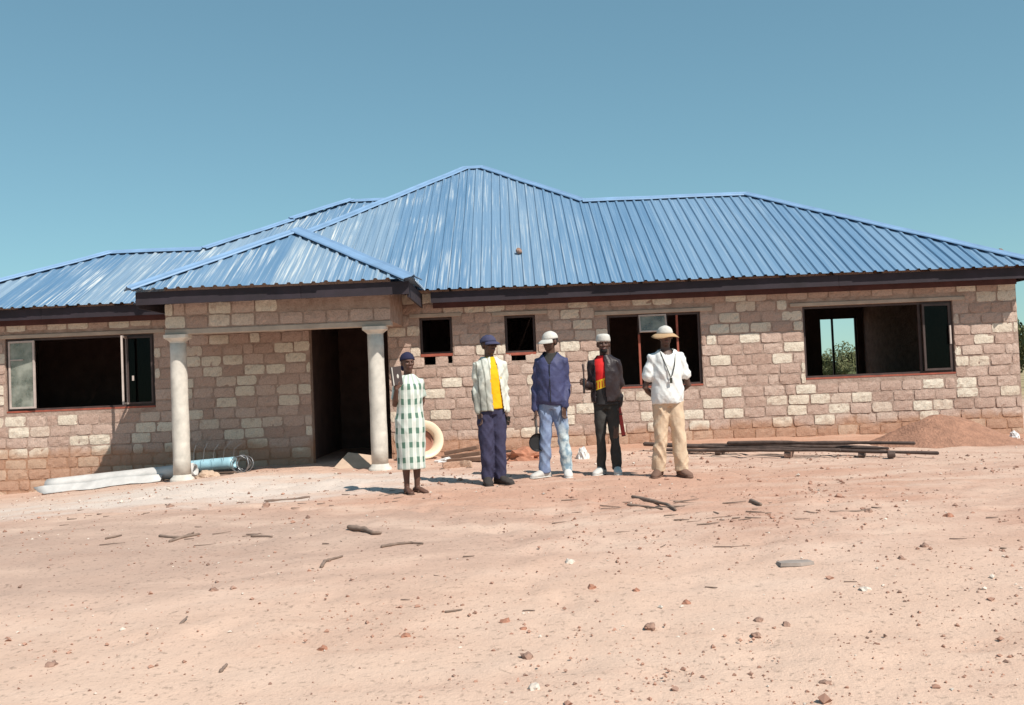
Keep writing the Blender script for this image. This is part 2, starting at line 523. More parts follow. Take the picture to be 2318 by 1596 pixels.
# blocks laid in the front wall: shared irregular meshes, one object each
BL, BH, BD = 0.316, 0.153, 0.045
def block_bm(seed, l=BL, h=BH):
    """hand-made block: uneven outline, worn corners, face out of true"""
    rr = random.Random(seed)
    bm = bmesh.new()
    nx = 6 if l > 0.2 else 4
    nz = 3
    def outline(q, lim, c):
        return lim * q
    g = []
    wl_, wr_, wt_, wb_ = (rr.uniform(-1, 1) for _ in range(4))
    for i in range(nx + 1):
        col = []
        for j in range(nz + 1):
            u, v = 2 * i / nx - 1, 2 * j / nz - 1
            x, z = u * l / 2, v * h / 2
            cor = (abs(u) ** 6) * (abs(v) ** 4)
            x -= math.copysign(0.007 * cor * rr.uniform(0.5, 1.6), u)
            z -= math.copysign(0.006 * cor * rr.uniform(0.5, 1.6), v)
            edge = i in (0, nx) or j in (0, nz)
            if edge:
                x += rr.uniform(-0.0055, 0.0055) if i in (0, nx) else rr.uniform(-0.01, 0.01)
                z += rr.uniform(-0.0050, 0.0050)
            y = rr.uniform(-0.0045, 0.0045) + (0.002 if edge else -0.002) + 0.003 * (wl_ * u + wt_ * v)
            if rr.random() < 0.06: y += 0.007
            col.append(bm.verts.new((x, y, z)))
        g.append(col)
    for i in range(nx):
        for j in range(nz): bm.faces.new((g[i][j], g[i + 1][j], g[i + 1][j + 1], g[i][j + 1]))
    ring = [g[i][0] for i in range(nx + 1)] + [g[nx][j] for j in range(1, nz + 1)] + [g[i][nz] for i in range(nx - 1, -1, -1)] + [g[0][j] for j in range(nz - 1, 0, -1)]
    back = [bm.verts.new((v.co.x * 1.012, BD, v.co.z * 1.02)) for v in ring]
    n = len(ring)
    for i in range(n): bm.faces.new((ring[(i + 1) % n], ring[i], back[i], back[(i + 1) % n]))
    bm.faces.new(back)
    bmesh.ops.recalc_face_normals(bm, faces=bm.faces)
    return bm
BLOCKS = []
for k in range(24):
    me = mesh('block', block_bm(k))
    me.materials.append(M['block'])
    BLOCKS.append(me)

def lay(x0, x1, z0, z1, opens, Y, rr, course=0.171):
    """list of (xc, zc, length, height)"""
    out = []
    n = int(math.ceil((z1 - z0) / course))
    for k in range(n):
        zc = z0 + (k + 0.5) * course
        if zc + 0.06 > z1 + 0.03: continue
        x = x0 - rr.uniform(0.0, 0.05) - (0.167 if k % 2 else 0.0)
        while x < x1:
            l = BL + rr.uniform(-0.014, 0.014)
            if rr.random() < 0.05: l = 0.15
            a, b = x, x + l
            x = b + rr.uniform(0.016, 0.030)
            segs = [(max(a, x0 + 0.004), min(b, x1 - 0.004))]
            for o in opens:
                if o[2] < zc + 0.045 and o[3] > zc - 0.045:
                    nxt = []
                    for s in segs:
                        if s[1] <= o[0] or s[0] >= o[1]: nxt.append(s)
                        else:
                            if s[0] < o[0] - 0.05: nxt.append((s[0], o[0] - 0.003))
                            if s[1] > o[1] + 0.05: nxt.append((o[1] + 0.003, s[1]))
                    segs = nxt
            for s in segs:
                if s[1] - s[0] > 0.055: out.append(((s[0] + s[1]) / 2, zc + rr.uniform(-0.007, 0.007), s[1] - s[0], BH + rr.uniform(-0.010, 0.008)))
    return out

rr = random.Random(3)
LINTELS = []
for w, e in ((WIN_L, 0.18), (WIN_S1, 0.16), (WIN_S2, 0.2), (WIN_M, 0.2), (WIN_R, 0.2), (DOOR, 0.2)):
    LINTELS.append([w[0] - e, w[1] + e, w[3], w[3] + 0.062])
blk = lay(XL, XR, -0.42, ZT, OPEN + LINTELS, YW, rr)
blk = [b for b in blk if b[1] > G(b[0], YW - 0.05, False) - 0.10]
def shade(b): return (-5.3 < b[0] < -3.2)
blk.sort(key=lambda b: (-(min(b[2], 0.30) - (0.12 if shade(b) else 0) - (0.05 if b[0] < -8.6 or b[1] > 2.35 else 0)), rr.random()))
def put_block(b, Y, parent, org):
    o = bpy.data.objects.new('block', rr.choice(BLOCKS))
    COL.objects.link(o)
    o.parent = parent
    o.location = Vector((b[0], Y + rr.uniform(-0.004, 0.005), b[1])) - org
    o.scale = (b[2] / BL, 1, b[3] / BH)
    o.rotation_euler = (0, rr.uniform(-0.012, 0.012) + (math.pi if rr.random() < 0.5 else 0), rr.uniform(-0.006, 0.006))
    return o
WORG = HP + WALL.location
for b in blk[:284]: put_block(b, YW, WALL, WORG)
bm = bmesh.new()
lay_t = bm.verts.layers.float.new('tint')
for b in blk[284:]:
    t = bmesh.new()
    t = block_bm(rr.randrange(1000), b[2], b[3])
    mp_ = {}
    tint = rr.random()
    off = Vector((b[0], YW + rr.uniform(-0.004, 0.005), b[1]))
    for v in t.verts:
        nv = bm.verts.new(v.co + off)
        nv[lay_t] = tint
        mp_[v] = nv
    for f in t.faces: bm.faces.new([mp_[v] for v in f.verts])
    t.free()
o = hpart('blockwork', bm, M['block'])
o['kind'] = 'stuff'

for L_ in LINTELS:
    bm = bmesh.new()
    box(bm, L_[0], L_[1], YW - 0.012, YW + 0.19, L_[2] + 0.002, L_[3])
    bmesh.ops.bevel(bm, geom=bm.edges[:], offset=0.006, segments=1, affect='EDGES')
    hpart('lintel', bm, M['lintel'])

# other walls (seen through openings or from the side)
REARWIN = [at(1853, 780, 22.55).x, at(1937, 780, 22.55).x, 0.7, at(1895, 719, 22.55).z]
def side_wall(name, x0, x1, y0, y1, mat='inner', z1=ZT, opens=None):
    bm = bmesh.new()
    if opens: wall_core(bm, x0, x1, y0, y1, -0.5, z1, opens)
    else: box(bm, x0, x1, y0, y1, -0.5, z1)
    return hpart(name, bm, M[mat])
side_wall('end_wall', XR - 0.19, XR - 0.003, YW + 0.202, 22.40, 'mortar')
side_wall('end_wall', XL + 0.003, XL + 0.19, YW + 0.202, 20.2, 'mortar')
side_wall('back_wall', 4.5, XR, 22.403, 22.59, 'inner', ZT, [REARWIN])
side_wall('back_wall', -5.6, 4.3, 27.0, 27.2, 'mortar')
side_wall('back_wall', -9.5, -5.6, 20.203, 20.4, 'mortar')
side_wall('side_wall', 4.3, 4.49, 22.41, 27.2, 'mortar')
side_wall('side_wall', -5.79, -5.603, 20.41, 27.2, 'mortar')
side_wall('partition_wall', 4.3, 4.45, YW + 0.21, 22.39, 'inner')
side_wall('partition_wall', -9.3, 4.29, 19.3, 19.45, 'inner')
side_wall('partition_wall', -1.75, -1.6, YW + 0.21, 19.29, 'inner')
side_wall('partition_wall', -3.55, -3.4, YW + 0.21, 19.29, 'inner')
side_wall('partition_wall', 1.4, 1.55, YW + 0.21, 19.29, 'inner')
bm = bmesh.new()
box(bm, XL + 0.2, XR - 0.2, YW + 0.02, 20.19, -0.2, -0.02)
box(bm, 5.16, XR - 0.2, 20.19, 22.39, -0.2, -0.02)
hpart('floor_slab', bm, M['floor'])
# mullion and frame of the rear window
bm = bmesh.new()
xm = at(1885, 780, 22.5).x
for a, b in ((REARWIN[0], REARWIN[0] + 0.035), (xm - 0.022, xm + 0.022), (REARWIN[1] - 0.035, REARWIN[1])):
    box(bm, a, b, 22.46, 22.50, REARWIN[2], REARWIN[3])
box(bm, REARWIN[0], REARWIN[1], 22.455, 22.505, REARWIN[3] - 0.035, REARWIN[3] - 0.001)
hpart('rear_window', bm, M['steel'])

# ---- windows
def bars(bm, lst, y0, y1):
    for x0, x1, z0, z1 in lst: box(bm, x0, x1, y0, y1, z0, z1)
def frame_bars(r, t, tb=None):
    x0, x1, z0, z1 = r
    tb = tb or t
    return [(x0, x0 + t, z0, z1), (x1 - t, x1, z0, z1), (x0 + t, x1 - t, z1 - t, z1), (x0 + t, x1 - t, z0, z0 + tb)]
def window(r, mull, mat='steel', inset=0.05, sill='primer', sh=0.03):
    x0, x1, z0, z1 = r
    bm = bmesh.new()
    rr_ = (x0 + 0.006, x1 - 0.006, z0 + sh, z1 - 0.004)
    bars(bm, frame_bars(rr_, 0.034, 0.03) + mull, YW + inset, YW + inset + 0.032)
    w = hpart('window', bm, M[mat])
    bm = bmesh.new()
    box(bm, x0 + 0.004, x1 - 0.004, YW + 0.004, YW + inset + 0.04, z0 + 0.002, z0 + sh)
    hpart('sill', bm, M[sill], parent=w)
    return w
def leaf(w, name, hx, hz0, hz1, wd, ang, fm, gm, t=0.03, y=YW + 0.045, pane=True, mid=None):
    """casement hinged on the vertical line x=hx, opened by ang (outwards positive); wd signed width"""
    bm = bmesh.new()
    s = 1 if wd > 0 else -1
    r = (0, abs(wd), hz0, hz1)
    Mx = Matrix.Translation((hx, y, 0)) @ Matrix.Rotation(ang, 4, 'Z') @ Matrix.Scale(s, 4, (1, 0, 0))
    for x0, x1, z0, z1 in frame_bars(r, t) + ([mid] if mid else []): box(bm, x0, x1, -0.014, 0.014, z0, z1, Mx)
    c = hpart(name, bm, fm, parent=w)
    if pane:
        bm = bmesh.new()
        box(bm, t - 0.002, abs(wd) - t + 0.002, -0.0025, 0.0025, hz0 + t - 0.002, hz1 - t + 0.002, Mx)
        hpart('pane', bm, gm, parent=w)
    return c
z0, z1 = WIN_L[2] + 0.065, WIN_L[3] - 0.04
xa, xb = at(82, 845, YW).x, at(284, 845, YW).x
w = window(WIN_L, [(xb - 0.018, xb + 0.018, z0, z1)], 'steel')
leaf(w, 'casement', WIN_L[0] + 0.04, z0, z1, xa - WIN_L[0] - 0.04, R(-9), M['paleframe'], M['whitish'], mid=(0.03, 0.26, z0 + 0.78, z0 + 0.80))
leaf(w, 'casement', WIN_L[1] - 0.04, z0, z1, -(WIN_L[1] - xb - 0.06), R(4), M['steel'], M['glass'])
leaf(w, 'open_casement', xb + 0.02, z0, z1, 0.40, R(-80), M['paleframe'], M['glass'], pane=False)
hd = bmesh.new(); box(hd, xb + 0.10, xb + 0.13, YW + 0.01, YW + 0.03, z0 + 0.38, z0 + 0.46); hpart('handle', hd, M['paleframe'], parent=w)
for wr in (WIN_S1, WIN_S2):
    w = window(wr, [], 'steel', 0.07, 'primer', 0.045)
m1, m2 = at(1449, 790, YW).x, at(1509, 735, YW).x
zt = at(1480, 753, YW).z
w = window(WIN_M, [(m1 - 0.015, m1 + 0.015, zt - 0.02, WIN_M[3] - 0.04)], 'steel')
bm = bmesh.new(); box(bm, m1 - 0.017, m1 + 0.017, YW + 0.045, YW + 0.08, WIN_M[2] + 0.05, zt - 0.02); hpart('red_mullion', bm, M['primer'], parent=w)
bm = bmesh.new(); box(bm, m2 + 0.16, m2 + 0.192, YW + 0.045, YW + 0.08, WIN_M[2] + 0.05, WIN_M[3] - 0.04); hpart('red_mullion', bm, M['primer'], parent=w)
def tilted(w, x0, x1, z0, z1, a):
    bm = bmesh.new()
    Mx = Matrix.Translation((0, YW + 0.03, z1)) @ Matrix.Rotation(a, 4, 'X')
    for r in frame_bars((x0, x1, z0 - z1, 0), 0.024): box(bm, r[0], r[1], -0.014, 0.014, r[2], r[3], Mx)
    hpart('fanlight', bm, M['paleframe'], parent=w)
    bm = bmesh.new(); box(bm, x0 + 0.022, x1 - 0.022, -0.003, 0.003, z0 - z1 + 0.022, -0.022, Mx)
    hpart('pane', bm, M['whitish'], parent=w)
tilted(w, m1, m2, zt, WIN_M[3] - 0.02, R(-16))
z0, z1 = WIN_R[2] + 0.065, WIN_R[3] - 0.04
xc = at(2087, 770, YW).x
w = window(WIN_R, [(xc - 0.03, xc + 0.012, z0, z1)], 'steel')
leaf(w, 'casement', WIN_R[1] - 0.04, z0, z1, -(WIN_R[1] - xc - 0.055), R(6), M['steel'], M['glass'], 0.035)
hd = bmesh.new(); box(hd, WIN_R[1] - 0.075, WIN_R[1] - 0.05, YW - 0.01, YW + 0.02, z0 + 0.42, z0 + 0.72); hpart('handle', hd, M['paleframe'], parent=w)

# ---- roof
def piece(stops):
    def f(u):
        if u <= stops[0][0]: return stops[0][1]
        for (a, b), (c, d) in zip(stops, stops[1:]):
            if u <= c: return b + (d - b) * (u - a) / (c - a)
        return stops[-1][1]
    return f
PIT = 0.1715
def roof_face(O, e, f, pitch, u0, u1, top, bot=None, single=False, name='roof_sheet', jit=0.012):
    O, e, f = Vector(O), Vector(e), Vector(f)
    n = (Vector((0, 0, 1)) - f * pitch).normalized()
    ft = piece(top)
    fb = piece(bot) if bot else (lambda u: 0.0)
    kinks = [p[0] for p in top] + ([p[0] for p in bot] if bot else [])
    def prof(u):
        q = (u / PIT) % 1.0 * PIT - PIT / 2
        a = abs(q)
        return 0.025 if a <= 0.0165 else (0.0 if a >= 0.034 else 0.025 * (0.034 - a) / 0.0175)
    width = (u1 - u0) if single else PIT * 4
    k0, k1 = int(math.floor(u0 / width)), int(math.ceil(u1 / width))
    rs = random.Random(int(u0 * 100) + 5)
    ranges = [(u0, u1)] if single else [(max(u0, k * width), min(u1, (k + 1) * width)) for k in range(k0, k1)]
    for a, b in ranges:
        if b - a < 0.02: continue
        us = {a, b} | {k for k in kinks if a < k < b}
        k = math.floor(a / PIT)
        while k * PIT < b:
            c = (k + 0.5) * PIT
            for q in (-0.034, -0.0165, 0.0165, 0.034):
                if a < c + q < b: us.add(c + q)
            k += 1
        us = sorted(us)
        us = [us[0]] + [v for p, v in zip(us, us[1:]) if v - p > 1e-4]
        ex, lift = rs.uniform(-jit, jit), rs.uniform(0, 0.004)
        bm = bmesh.new()
        uvl = bm.loops.layers.uv.new('UVMap')
        S = 2 if single else 7
        cols = []
        for u in us:
            d0, d1 = fb(u), ft(u)
            if d1 > 0.25: d1 += 0.035
            if not bot or d0 < 1e-6: d0 += ex
            if d1 < d0 + 0.001: d1 = d0 + 0.001
            cv = []
            for s in range(S + 1):
                d = d0 + (d1 - d0) * s / S
                w_ = 0.0035 * noise.noise((u * 2.1, d * 1.3, O.x)) if not single else 0
                cv.append((bm.verts.new(O + e * u + f * d + Vector((0, 0, pitch * d)) + n * (prof(u) + lift + w_)), u, d))
            cols.append(cv)
        for ca, cb in zip(cols, cols[1:]):
            for s in range(S):
                q = (ca[s], cb[s], cb[s + 1], ca[s + 1])
                try: fc = bm.faces.new([v[0] for v in q])
                except ValueError: continue
                for lp, v in zip(fc.loops, q): lp[uvl].uv = (v[1] + O.x * 0.37, v[2])
        bmesh.ops.recalc_face_normals(bm, faces=bm.faces)
        up = sum((fc.normal.z for fc in bm.faces), 0.0)
        if up < 0: bmesh.ops.reverse_faces(bm, faces=bm.faces)
        bm.verts.ensure_lookup_table()
        c = bm.verts[0].co.copy()
        for v in bm.verts: v.co -= c
        obj(name, bm, M['roof'], HOUSE, c - HP, recalc=False)

FX, PKL, PKR, PKD = -5.84, -0.88, -0.47, 6.09
RWL, RWR, RWD, RCX = 1.545, 4.69, 3.71, 8.44
X3, Y3 = Vector((1, 0, 0)), Vector((0, 1, 0))
def eave(x=0, d=0, dz=0): return Vector((x, YE + d, ZE + dz))
# main front face with the right wing's front in one plane
roof_face((0, YE, ZE), X3, Y3, PF, FX, RCX, [(FX, 0), (PKL, PKD), (PKR, PKD), (RWL, RWD), (RWR, RWD), (RCX, 0)])
# left wing front, lower pitch, running on behind the main hip
roof_face((0, YE, ZE - 0.004), X3, Y3, PL, -9.9, -1.6, [(-9.9, 0), (-7.3, 2.6), (-5.6, 2.6), (-3.34, 5.55), (-1.6, 5.55)], [(-9.9, 0), (FX + 0.05, 0), (-1.6, (-1.6 - FX) / 0.814 * 1.0)])
# porch hip: front and two sides
PYE, PX0, PX1 = 13.63, -5.30, -1.33
PC, PH = (PX0 + PX1) / 2, (PX1 - PX0) / 2
roof_face((PC, PYE, ZE), X3, Y3, PF, -PH, PH, [(-PH, 0), (0, PH), (PH, 0)])
dm = YE - PYE
st_top, st_bot = [(0, 0), (PH, PH), (dm + PH, PH)], [(0, 0), (dm, 0), (dm + PH, PH)]
roof_face((PX0, PYE, ZE), Y3, X3, PF, 0, dm + PH, st_top, st_bot)
roof_face((PX1, PYE, ZE), Y3, -X3, PF, 0, dm + PH, st_top, st_bot)
# faces behind, one sheet run each
roof_face((RCX, YE, ZE), Y3, -X3, RWD * PF / (RCX - RWR), 0, 2 * RWD, [(0, 0), (RWD, RCX - RWR), (2 * RWD, 0)], single=True)
roof_face((0, YE + 2 * RWD, ZE), X3, -Y3, PF, RWL, RCX, [(RWL, RWD), (RWR, RWD), (RCX, 0)], single=True)
roof_face((0, YE + 2 * PKD, ZE), X3, -Y3, PF, FX, 4.65, [(FX, 0), (PKL, PKD), (PKR, PKD), (4.65, 0)], single=True)
k2 = PKD * PF / (4.65 - PKR)
roof_face((4.65, YE, ZE), Y3, -X3, k2, RWD + 0.05, 2 * PKD, [(0, 0.0), (PKD, 4.65 - PKR), (2 * PKD, 0)], [(0, 0), (RWD, 4.65 - RWL - 0.02), (2 * RWD, 0.0), (2 * PKD, 0)], single=True)
roof_face((FX, YE, ZE), Y3, X3, PKD * PF / (PKL - FX), 0, 2 * PKD, [(0, 0), (PKD, PKL - FX), (2 * PKD, 0)], single=True)
roof_face((-9.9, YE, ZE), Y3, X3, PL, 0, 5.2, [(0, 0), (2.6, 2.6), (5.2, 0)], single=True)
roof_face((0, YE + 5.2, ZE), X3, -Y3, PL, -9.9, -5.6, [(-9.9, 0), (-7.3, 2.6), (-5.6, 2.6)], single=True)
ksl = PL * 2.95 / 2.26
xe = -5.6 - 2.6 * PL / ksl
roof_face((xe, YE, ZE), Y3, X3, ksl, 2.6, 9.0, [(2.6, -5.6 - xe), (5.55, -3.34 - xe), (9.0, 0.2)], [(2.6, -5.6 - xe - 0.01), (5.2, 0.0), (9.0, 0.0)], single=True)

def ridge_cap(A, B, n1, n2, wid=0.13, mat='cap', ext=0.0):
    A, B = Vector(A), Vector(B)
    t = (B - A).normalized()
    A, B = A - t * ext, B + t * ext
    ups = (Vector(n1).normalized() + Vector(n2).normalized()).normalized()
    ws = []
    for n in (n1, n2):
        n = Vector(n).normalized()
        w = t.cross(n).normalized()
        ws.append(w)
    if ws[0].dot(Vector(n1)) == 0: pass
    # each wing lies in its face and points downhill
    wing = []
    for w, n in zip(ws, (Vector(n1), Vector(n2))):
        h = Vector((n.x, n.y, 0))
        if w.dot(h) < 0: w = -w
        wing.append(w)
    sec = [wing[0] * wid - ups * 0.004, wing[0] * (wid - 0.012) + ups * 0.008, wing[0] * 0.035, ups * 0.016, wing[1] * 0.035, wing[1] * (wid - 0.012) + ups * 0.008, wing[1] * wid - ups * 0.004]
    bm = bmesh.new()
    nseg = max(1, int((B - A).length / 0.6))
    rows = []
    for i in range(nseg + 1):
        p = A + (B - A) * i / nseg + ups * (0.047 + 0.004 * math.sin(i * 2.3))
        rows.append([bm.verts.new(p + s + ups * 0.004) for s in sec] + [bm.verts.new(p + s - ups * 0.004) for s in reversed(sec)])
    m = len(rows[0])
    for r0, r1 in zip(rows, rows[1:]):
        for i in range(m): bm.faces.new((r0[i], r0[(i + 1) % m], r1[(i + 1) % m], r1[i]))
    bm.faces.new(rows[0]); bm.faces.new(rows[-1][::-1])
    hpart('ridge_cap', bm, M[mat])
def nrm(f, p): return Vector((0, 0, 1)) - Vector(f) * p
NF, NL = nrm(Y3, PF), nrm(Y3, PL)
NSm = nrm(X3, PKD * PF / (PKL - FX))
NSr = nrm(-X3, k2)
NRe = nrm(-X3, RWD * PF / (RCX - RWR))
NB = nrm(-Y3, PF)
def pt(x, d, p=PF): return (x, YE + d, ZE + p * d)
ridge_cap(pt(FX, 0), pt(PKL, PKD), NF, NSm, 0.15)
ridge_cap(pt(PKL, PKD), pt(PKR, PKD), NF, NB)
ridge_cap(pt(PKR, PKD), pt(RWL, RWD), NF, NSr)
ridge_cap(pt(RWL, RWD), pt(RWR, RWD), NF, NB, ext=0.05)
ridge_cap(pt(RWR, RWD), pt(RCX, 0), NF, NRe)
ridge_cap(pt(-9.9, 0, PL), pt(-7.3, 2.6, PL), NL, nrm(X3, PL))
ridge_cap(pt(-7.3, 2.6, PL), pt(-5.6, 2.6, PL), NL, nrm(-Y3, PL))
pm = (-4.32, 4.27)
ridge_cap(pt(-5.6, 2.6, PL), pt(*pm, PL), NL, nrm(X3, ksl))
ridge_cap(Vector(pt(*pm, PL)) + Vector((0, 0, 0.03)), Vector(pt(-3.34, 5.55, PL)) + Vector((0, 0, 0.03)), NL, nrm(X3, ksl), ext=0.04)
ridge_cap(pt(-3.34, 5.55, PL), pt(-1.6, 5.55, PL), NL, nrm(-Y3, PL))
apex = Vector((PC, PYE + PH, ZE + PF * PH))
ridge_cap((PX0, PYE, ZE), apex, NF, nrm(X3, PF), 0.13)
ridge_cap((PX1, PYE, ZE), apex + Vector((0, 0, 0.012)), NF, nrm(-X3, PF), 0.18)
ridge_cap(apex, (PC, YE + PH, ZE + PF * PH), nrm(X3, PF), nrm(-X3, PF), 0.12)

def fascia(x0, x1, y0, y1, h=0.17, zt=ZE - 0.022):
    bm = bmesh.new()
    box(bm, x0, x1, y0, y1, zt - h, zt)
    return hpart('fascia_board', bm, M['fascia'])
fy = YE + 0.085
segs = [-1.25, 1.9, 5.2, RCX - 0.09]
for a, b in zip(segs, segs[1:]): fascia(a + 0.002, b - 0.002, fy, fy + 0.028)
for a, b in ((-9.8, -7.4), (-7.4, PX0 + 0.07)): fascia(a + 0.002, b - 0.002, fy, fy + 0.028)
pfy = PYE + 0.075
fascia(PX0 + 0.075, PC + 0.4, pfy, pfy + 0.028, 0.18)
fascia(PC + 0.404, PX1 - 0.075, pfy, pfy + 0.028, 0.18)
fascia(PX0 + 0.075, PX0 + 0.103, pfy + 0.03, fy + 0.3, 0.22)
fascia(PX1 - 0.103, PX1 - 0.075, pfy + 0.03, fy + 0.3, 0.22)
fascia(RCX - 0.085, RCX - 0.057, fy + 0.03, 22.7)
for a, b in ((-1.25, 3.4), (3.4, XR), (XL, -5.4)):
    bm = bmesh.new()
    box(bm, a + 0.002, b - 0.002, YW - 0.035, YW + 0.012, 2.415, 2.56)
    hpart('wall_plate', bm, M['plate'])
# rafter ends and wall plate under the eaves
for i in range(24):
    x = -9.3 + i * 0.76
    if PX0 - 0.1 < x < PX1 + 0.1 or x > RCX - 0.2: continue
    bm = bmesh.new()
    p = PF if x > FX else PL
    L_ = 0.9
    Mx = Matrix.Translation((x, fy + 0.04, ZE - 0.075)) @ Matrix.Rotation(math.atan(p), 4, 'X')
    box(bm, -0.02, 0.02, 0, L_, -0.06, 0.045, Mx)
    hpart('rafter', bm, M['timber'])

# ---- porch: columns, beam
def lathe(bm, prof, seg=20, c=(0, 0, 0)):
    loft(bm, [(Vector((c[0], c[1], c[2] + z)), Vector((r, 0, 0)), Vector((0, r, 0))) for r, z in prof], seg)
CY = 14.30
ZB = 2.06                                        # underside of the beam
for (px0, pyb) in ((408, 1096), (855, 1072)):
    x = at(px0, 930 if px0 < 600 else 905, CY).x
    zb = at(px0 + 7, pyb, CY - 0.15).z
    bm = bmesh.new()
    n = 9
    lathe(bm, [(0.124 - 0.008 * i / n + 0.0025 * math.sin(i * 1.9 + x), zb + 0.13 + (ZB - 0.12 - zb - 0.13) * i / n) for i in range(n + 1)], 22, (x, CY, 0))
    col = hpart('column', bm, M['concrete'], smooth=True)
    bm = bmesh.new()
    lathe(bm, [(0.175, zb - 0.08), (0.175, zb + 0.05), (0.165, zb + 0.075), (0.135, zb + 0.10), (0.124, zb + 0.131)], 22, (x, CY, 0))
    hpart('base', bm, M['concrete'], parent=col, smooth=True)
    bm = bmesh.new()
    lathe(bm, [(0.119, ZB - 0.125), (0.125, ZB - 0.10), (0.15, ZB - 0.075), (0.185, ZB - 0.05), (0.19, ZB - 0.002)], 4 * 6, (x, CY, 0))
    for v in bm.verts:
        t = max(0, min(1, (v.co.z - ZB + 0.10) / 0.04))
        d = Vector((v.co.x - x, v.co.y - CY))
        if d.length > 1e-5:
            q = max(abs(d.x), abs(d.y)) / d.length
            k = 1 + t * (1 / max(q, 0.78) - 1) * 0.9
            v.co.x, v.co.y = x + d.x * k * 0.95, CY + d.y * k * 0.95
    hpart('capital', bm, M['concrete'], parent=col)
BX0, BX1 = at(372, 720, 14.2).x, at(884, 705, 14.2).x
bm = bmesh.new(); box(bm, BX0, BX1, 14.195, 14.405, ZB, ZB + 0.075)
bmesh.ops.bevel(bm, geom=bm.edges[:], offset=0.006, segments=1, affect='EDGES')
hpart('lintel', bm, M['lintel'])
bm = bmesh.new(); box(bm, BX0 + 0.01, BX1 - 0.01, 14.212, 14.40, ZB + 0.076, ZE + 0.12)
BEAM = hpart('porch_beam', bm, M['mortar'])
for b in lay(BX0 + 0.005, BX1 - 0.005, ZB + 0.08, ZE - 0.02, [], 14, rr, 0.19)[:16]: put_block((b[0], b[1], b[2], 0.165), 14.198, BEAM, HP + BEAM.location)
for x0, x1 in ((BX0 + 0.012, BX0 + 0.2), (BX1 - 0.2, BX1 - 0.012)):
    bm = bmesh.new(); box(bm, x0, x1, 14.407, YW - 0.02, ZB + 0.08, ZE + 0.02); hpart('side_beam', bm, M['mortar'])
bm = bmesh.new()
vs_ = box(bm, -5.0, -1.75, 14.5, YW + 0.01, -0.35, -0.028)
hpart('porch_slab', bm, M['floor'])

# ------------------------------------------------------------------ trees beyond the house
def leaf_mat(name, c1, c2):
    m, ns, ln, bs = nmat(name)
    at_ = N(ns, 'ShaderNodeAttribute')
    at_.attribute_name = 'tint'
    ln.new(ramp(ns, ln, at_.outputs['Fac'], ((0.0, c1), (1.0, c2))), bs.inputs['Base Color'])
    bs.inputs['Roughness'].default_value = 0.8
    bs.inputs['Specular IOR Level'].default_value = 0.2
    return m
M['leaf'] = leaf_mat('bush_leaf', (0.07, 0.085, 0.035), (0.17, 0.17, 0.085))
M['bark'] = simple('bark', (0.16, 0.12, 0.09), 0.9, 0.3, 5.0, 0.5)
def crown_mesh(seed, n=4200, leaf=0.055):
    rt = random.Random(seed)
    bm = bmesh.new()
    ly = bm.verts.layers.float.new('tint')
    cl = []
    for i in range(13):
        a, q = rt.uniform(0, 6.28), rt.random() ** 0.5
        cl.append((Vector((math.cos(a) * q * 0.95, math.sin(a) * q * 0.95, 0.55 + rt.uniform(0, 1.15) * (1 - q * 0.55))), rt.uniform(0.26, 0.48), rt.random()))
    for i in range(n):
        c, r, t = rt.choice(cl)
        d = Vector((rt.gauss(0, 1), rt.gauss(0, 1), rt.gauss(0, 1))).normalized() * r * rt.random() ** 0.4
        p = c + d
        a = Vector((rt.gauss(0, 1), rt.gauss(0, 1), rt.gauss(0, 1))).normalized()
        b = a.orthogonal().normalized()
        s = leaf * rt.uniform(0.6, 1.4)
        vs_ = [bm.verts.new(p + a * s * x + b * s * 0.55 * y) for x, y in ((-1, 0), (0, -1), (1, 0), (0, 1))]
        tt = max(0, min(1, t * 0.7 + rt.random() * 0.35))
        for v in vs_: v[ly] = tt
        bm.faces.new(vs_)
    me = mesh('crown', bm)
    me.materials.append(M['leaf'])
    return me
def trunk_mesh(seed):
    rt = random.Random(seed)
    bm = bmesh.new()
    tube(bm, [(0, 0, -0.2), (0.03, 0.02, 0.4), (-0.02, 0.05, 0.9), (0.05, 0, 1.3)], [0.085, 0.07, 0.05, 0.02], 8)
    for i in range(4):
        a = i * 1.7 + rt.random()
        z = 0.35 + 0.13 * i
        tube(bm, [(0.02, 0.02, z), (math.cos(a) * 0.35, math.sin(a) * 0.35, z + 0.3), (math.cos(a) * 0.62, math.sin(a) * 0.62, z + 0.62)], [0.035, 0.025, 0.01], 6)
    me = mesh('trunk', bm)
    me.materials.append(M['bark'])
    return me
CR = [crown_mesh(s) for s in (1, 2, 3)]
TR = [trunk_mesh(s) for s in (1, 2)]
def tree(px, Y, h, wdt, k, label):
    x = at(px, 860, Y).x
    t = empty('bushy_tree', (x, Y, G(x, Y)), k * 1.3)
    tag(t, label, 'tree', 'trees beyond the house')
    s = h / 1.9
    for me, nm in ((TR[k % 2], 'trunk'), (CR[k % 3], 'crown')):
        o = link(nm, me, None, t)
        o.scale = (wdt / 2, wdt / 2, s)
tree(1910, 62, 3.1, 2.7, 0, 'rounded green bushy tree seen through the right window, tallest there')
tree(1872, 74, 2.6, 2.6, 1, 'low grey-green tree seen through the left pane of the right window')
tree(1938, 80, 2.6, 3.0, 2, 'small tree half hidden by the right edge of the rear window')
tree(1897, 54, 1.5, 1.9, 3, 'small bush in front of the trees seen through the right window')
tree(1860, 56, 1.4, 1.6, 4, 'small bush left of the mullion seen through the right window')
tree(1928, 48, 1.1, 1.5, 5, 'lowest bush on dry ground seen through the right window')
tree(2330, 42, 3.9, 2.7, 6, 'dark green tree just past the right corner of the house')

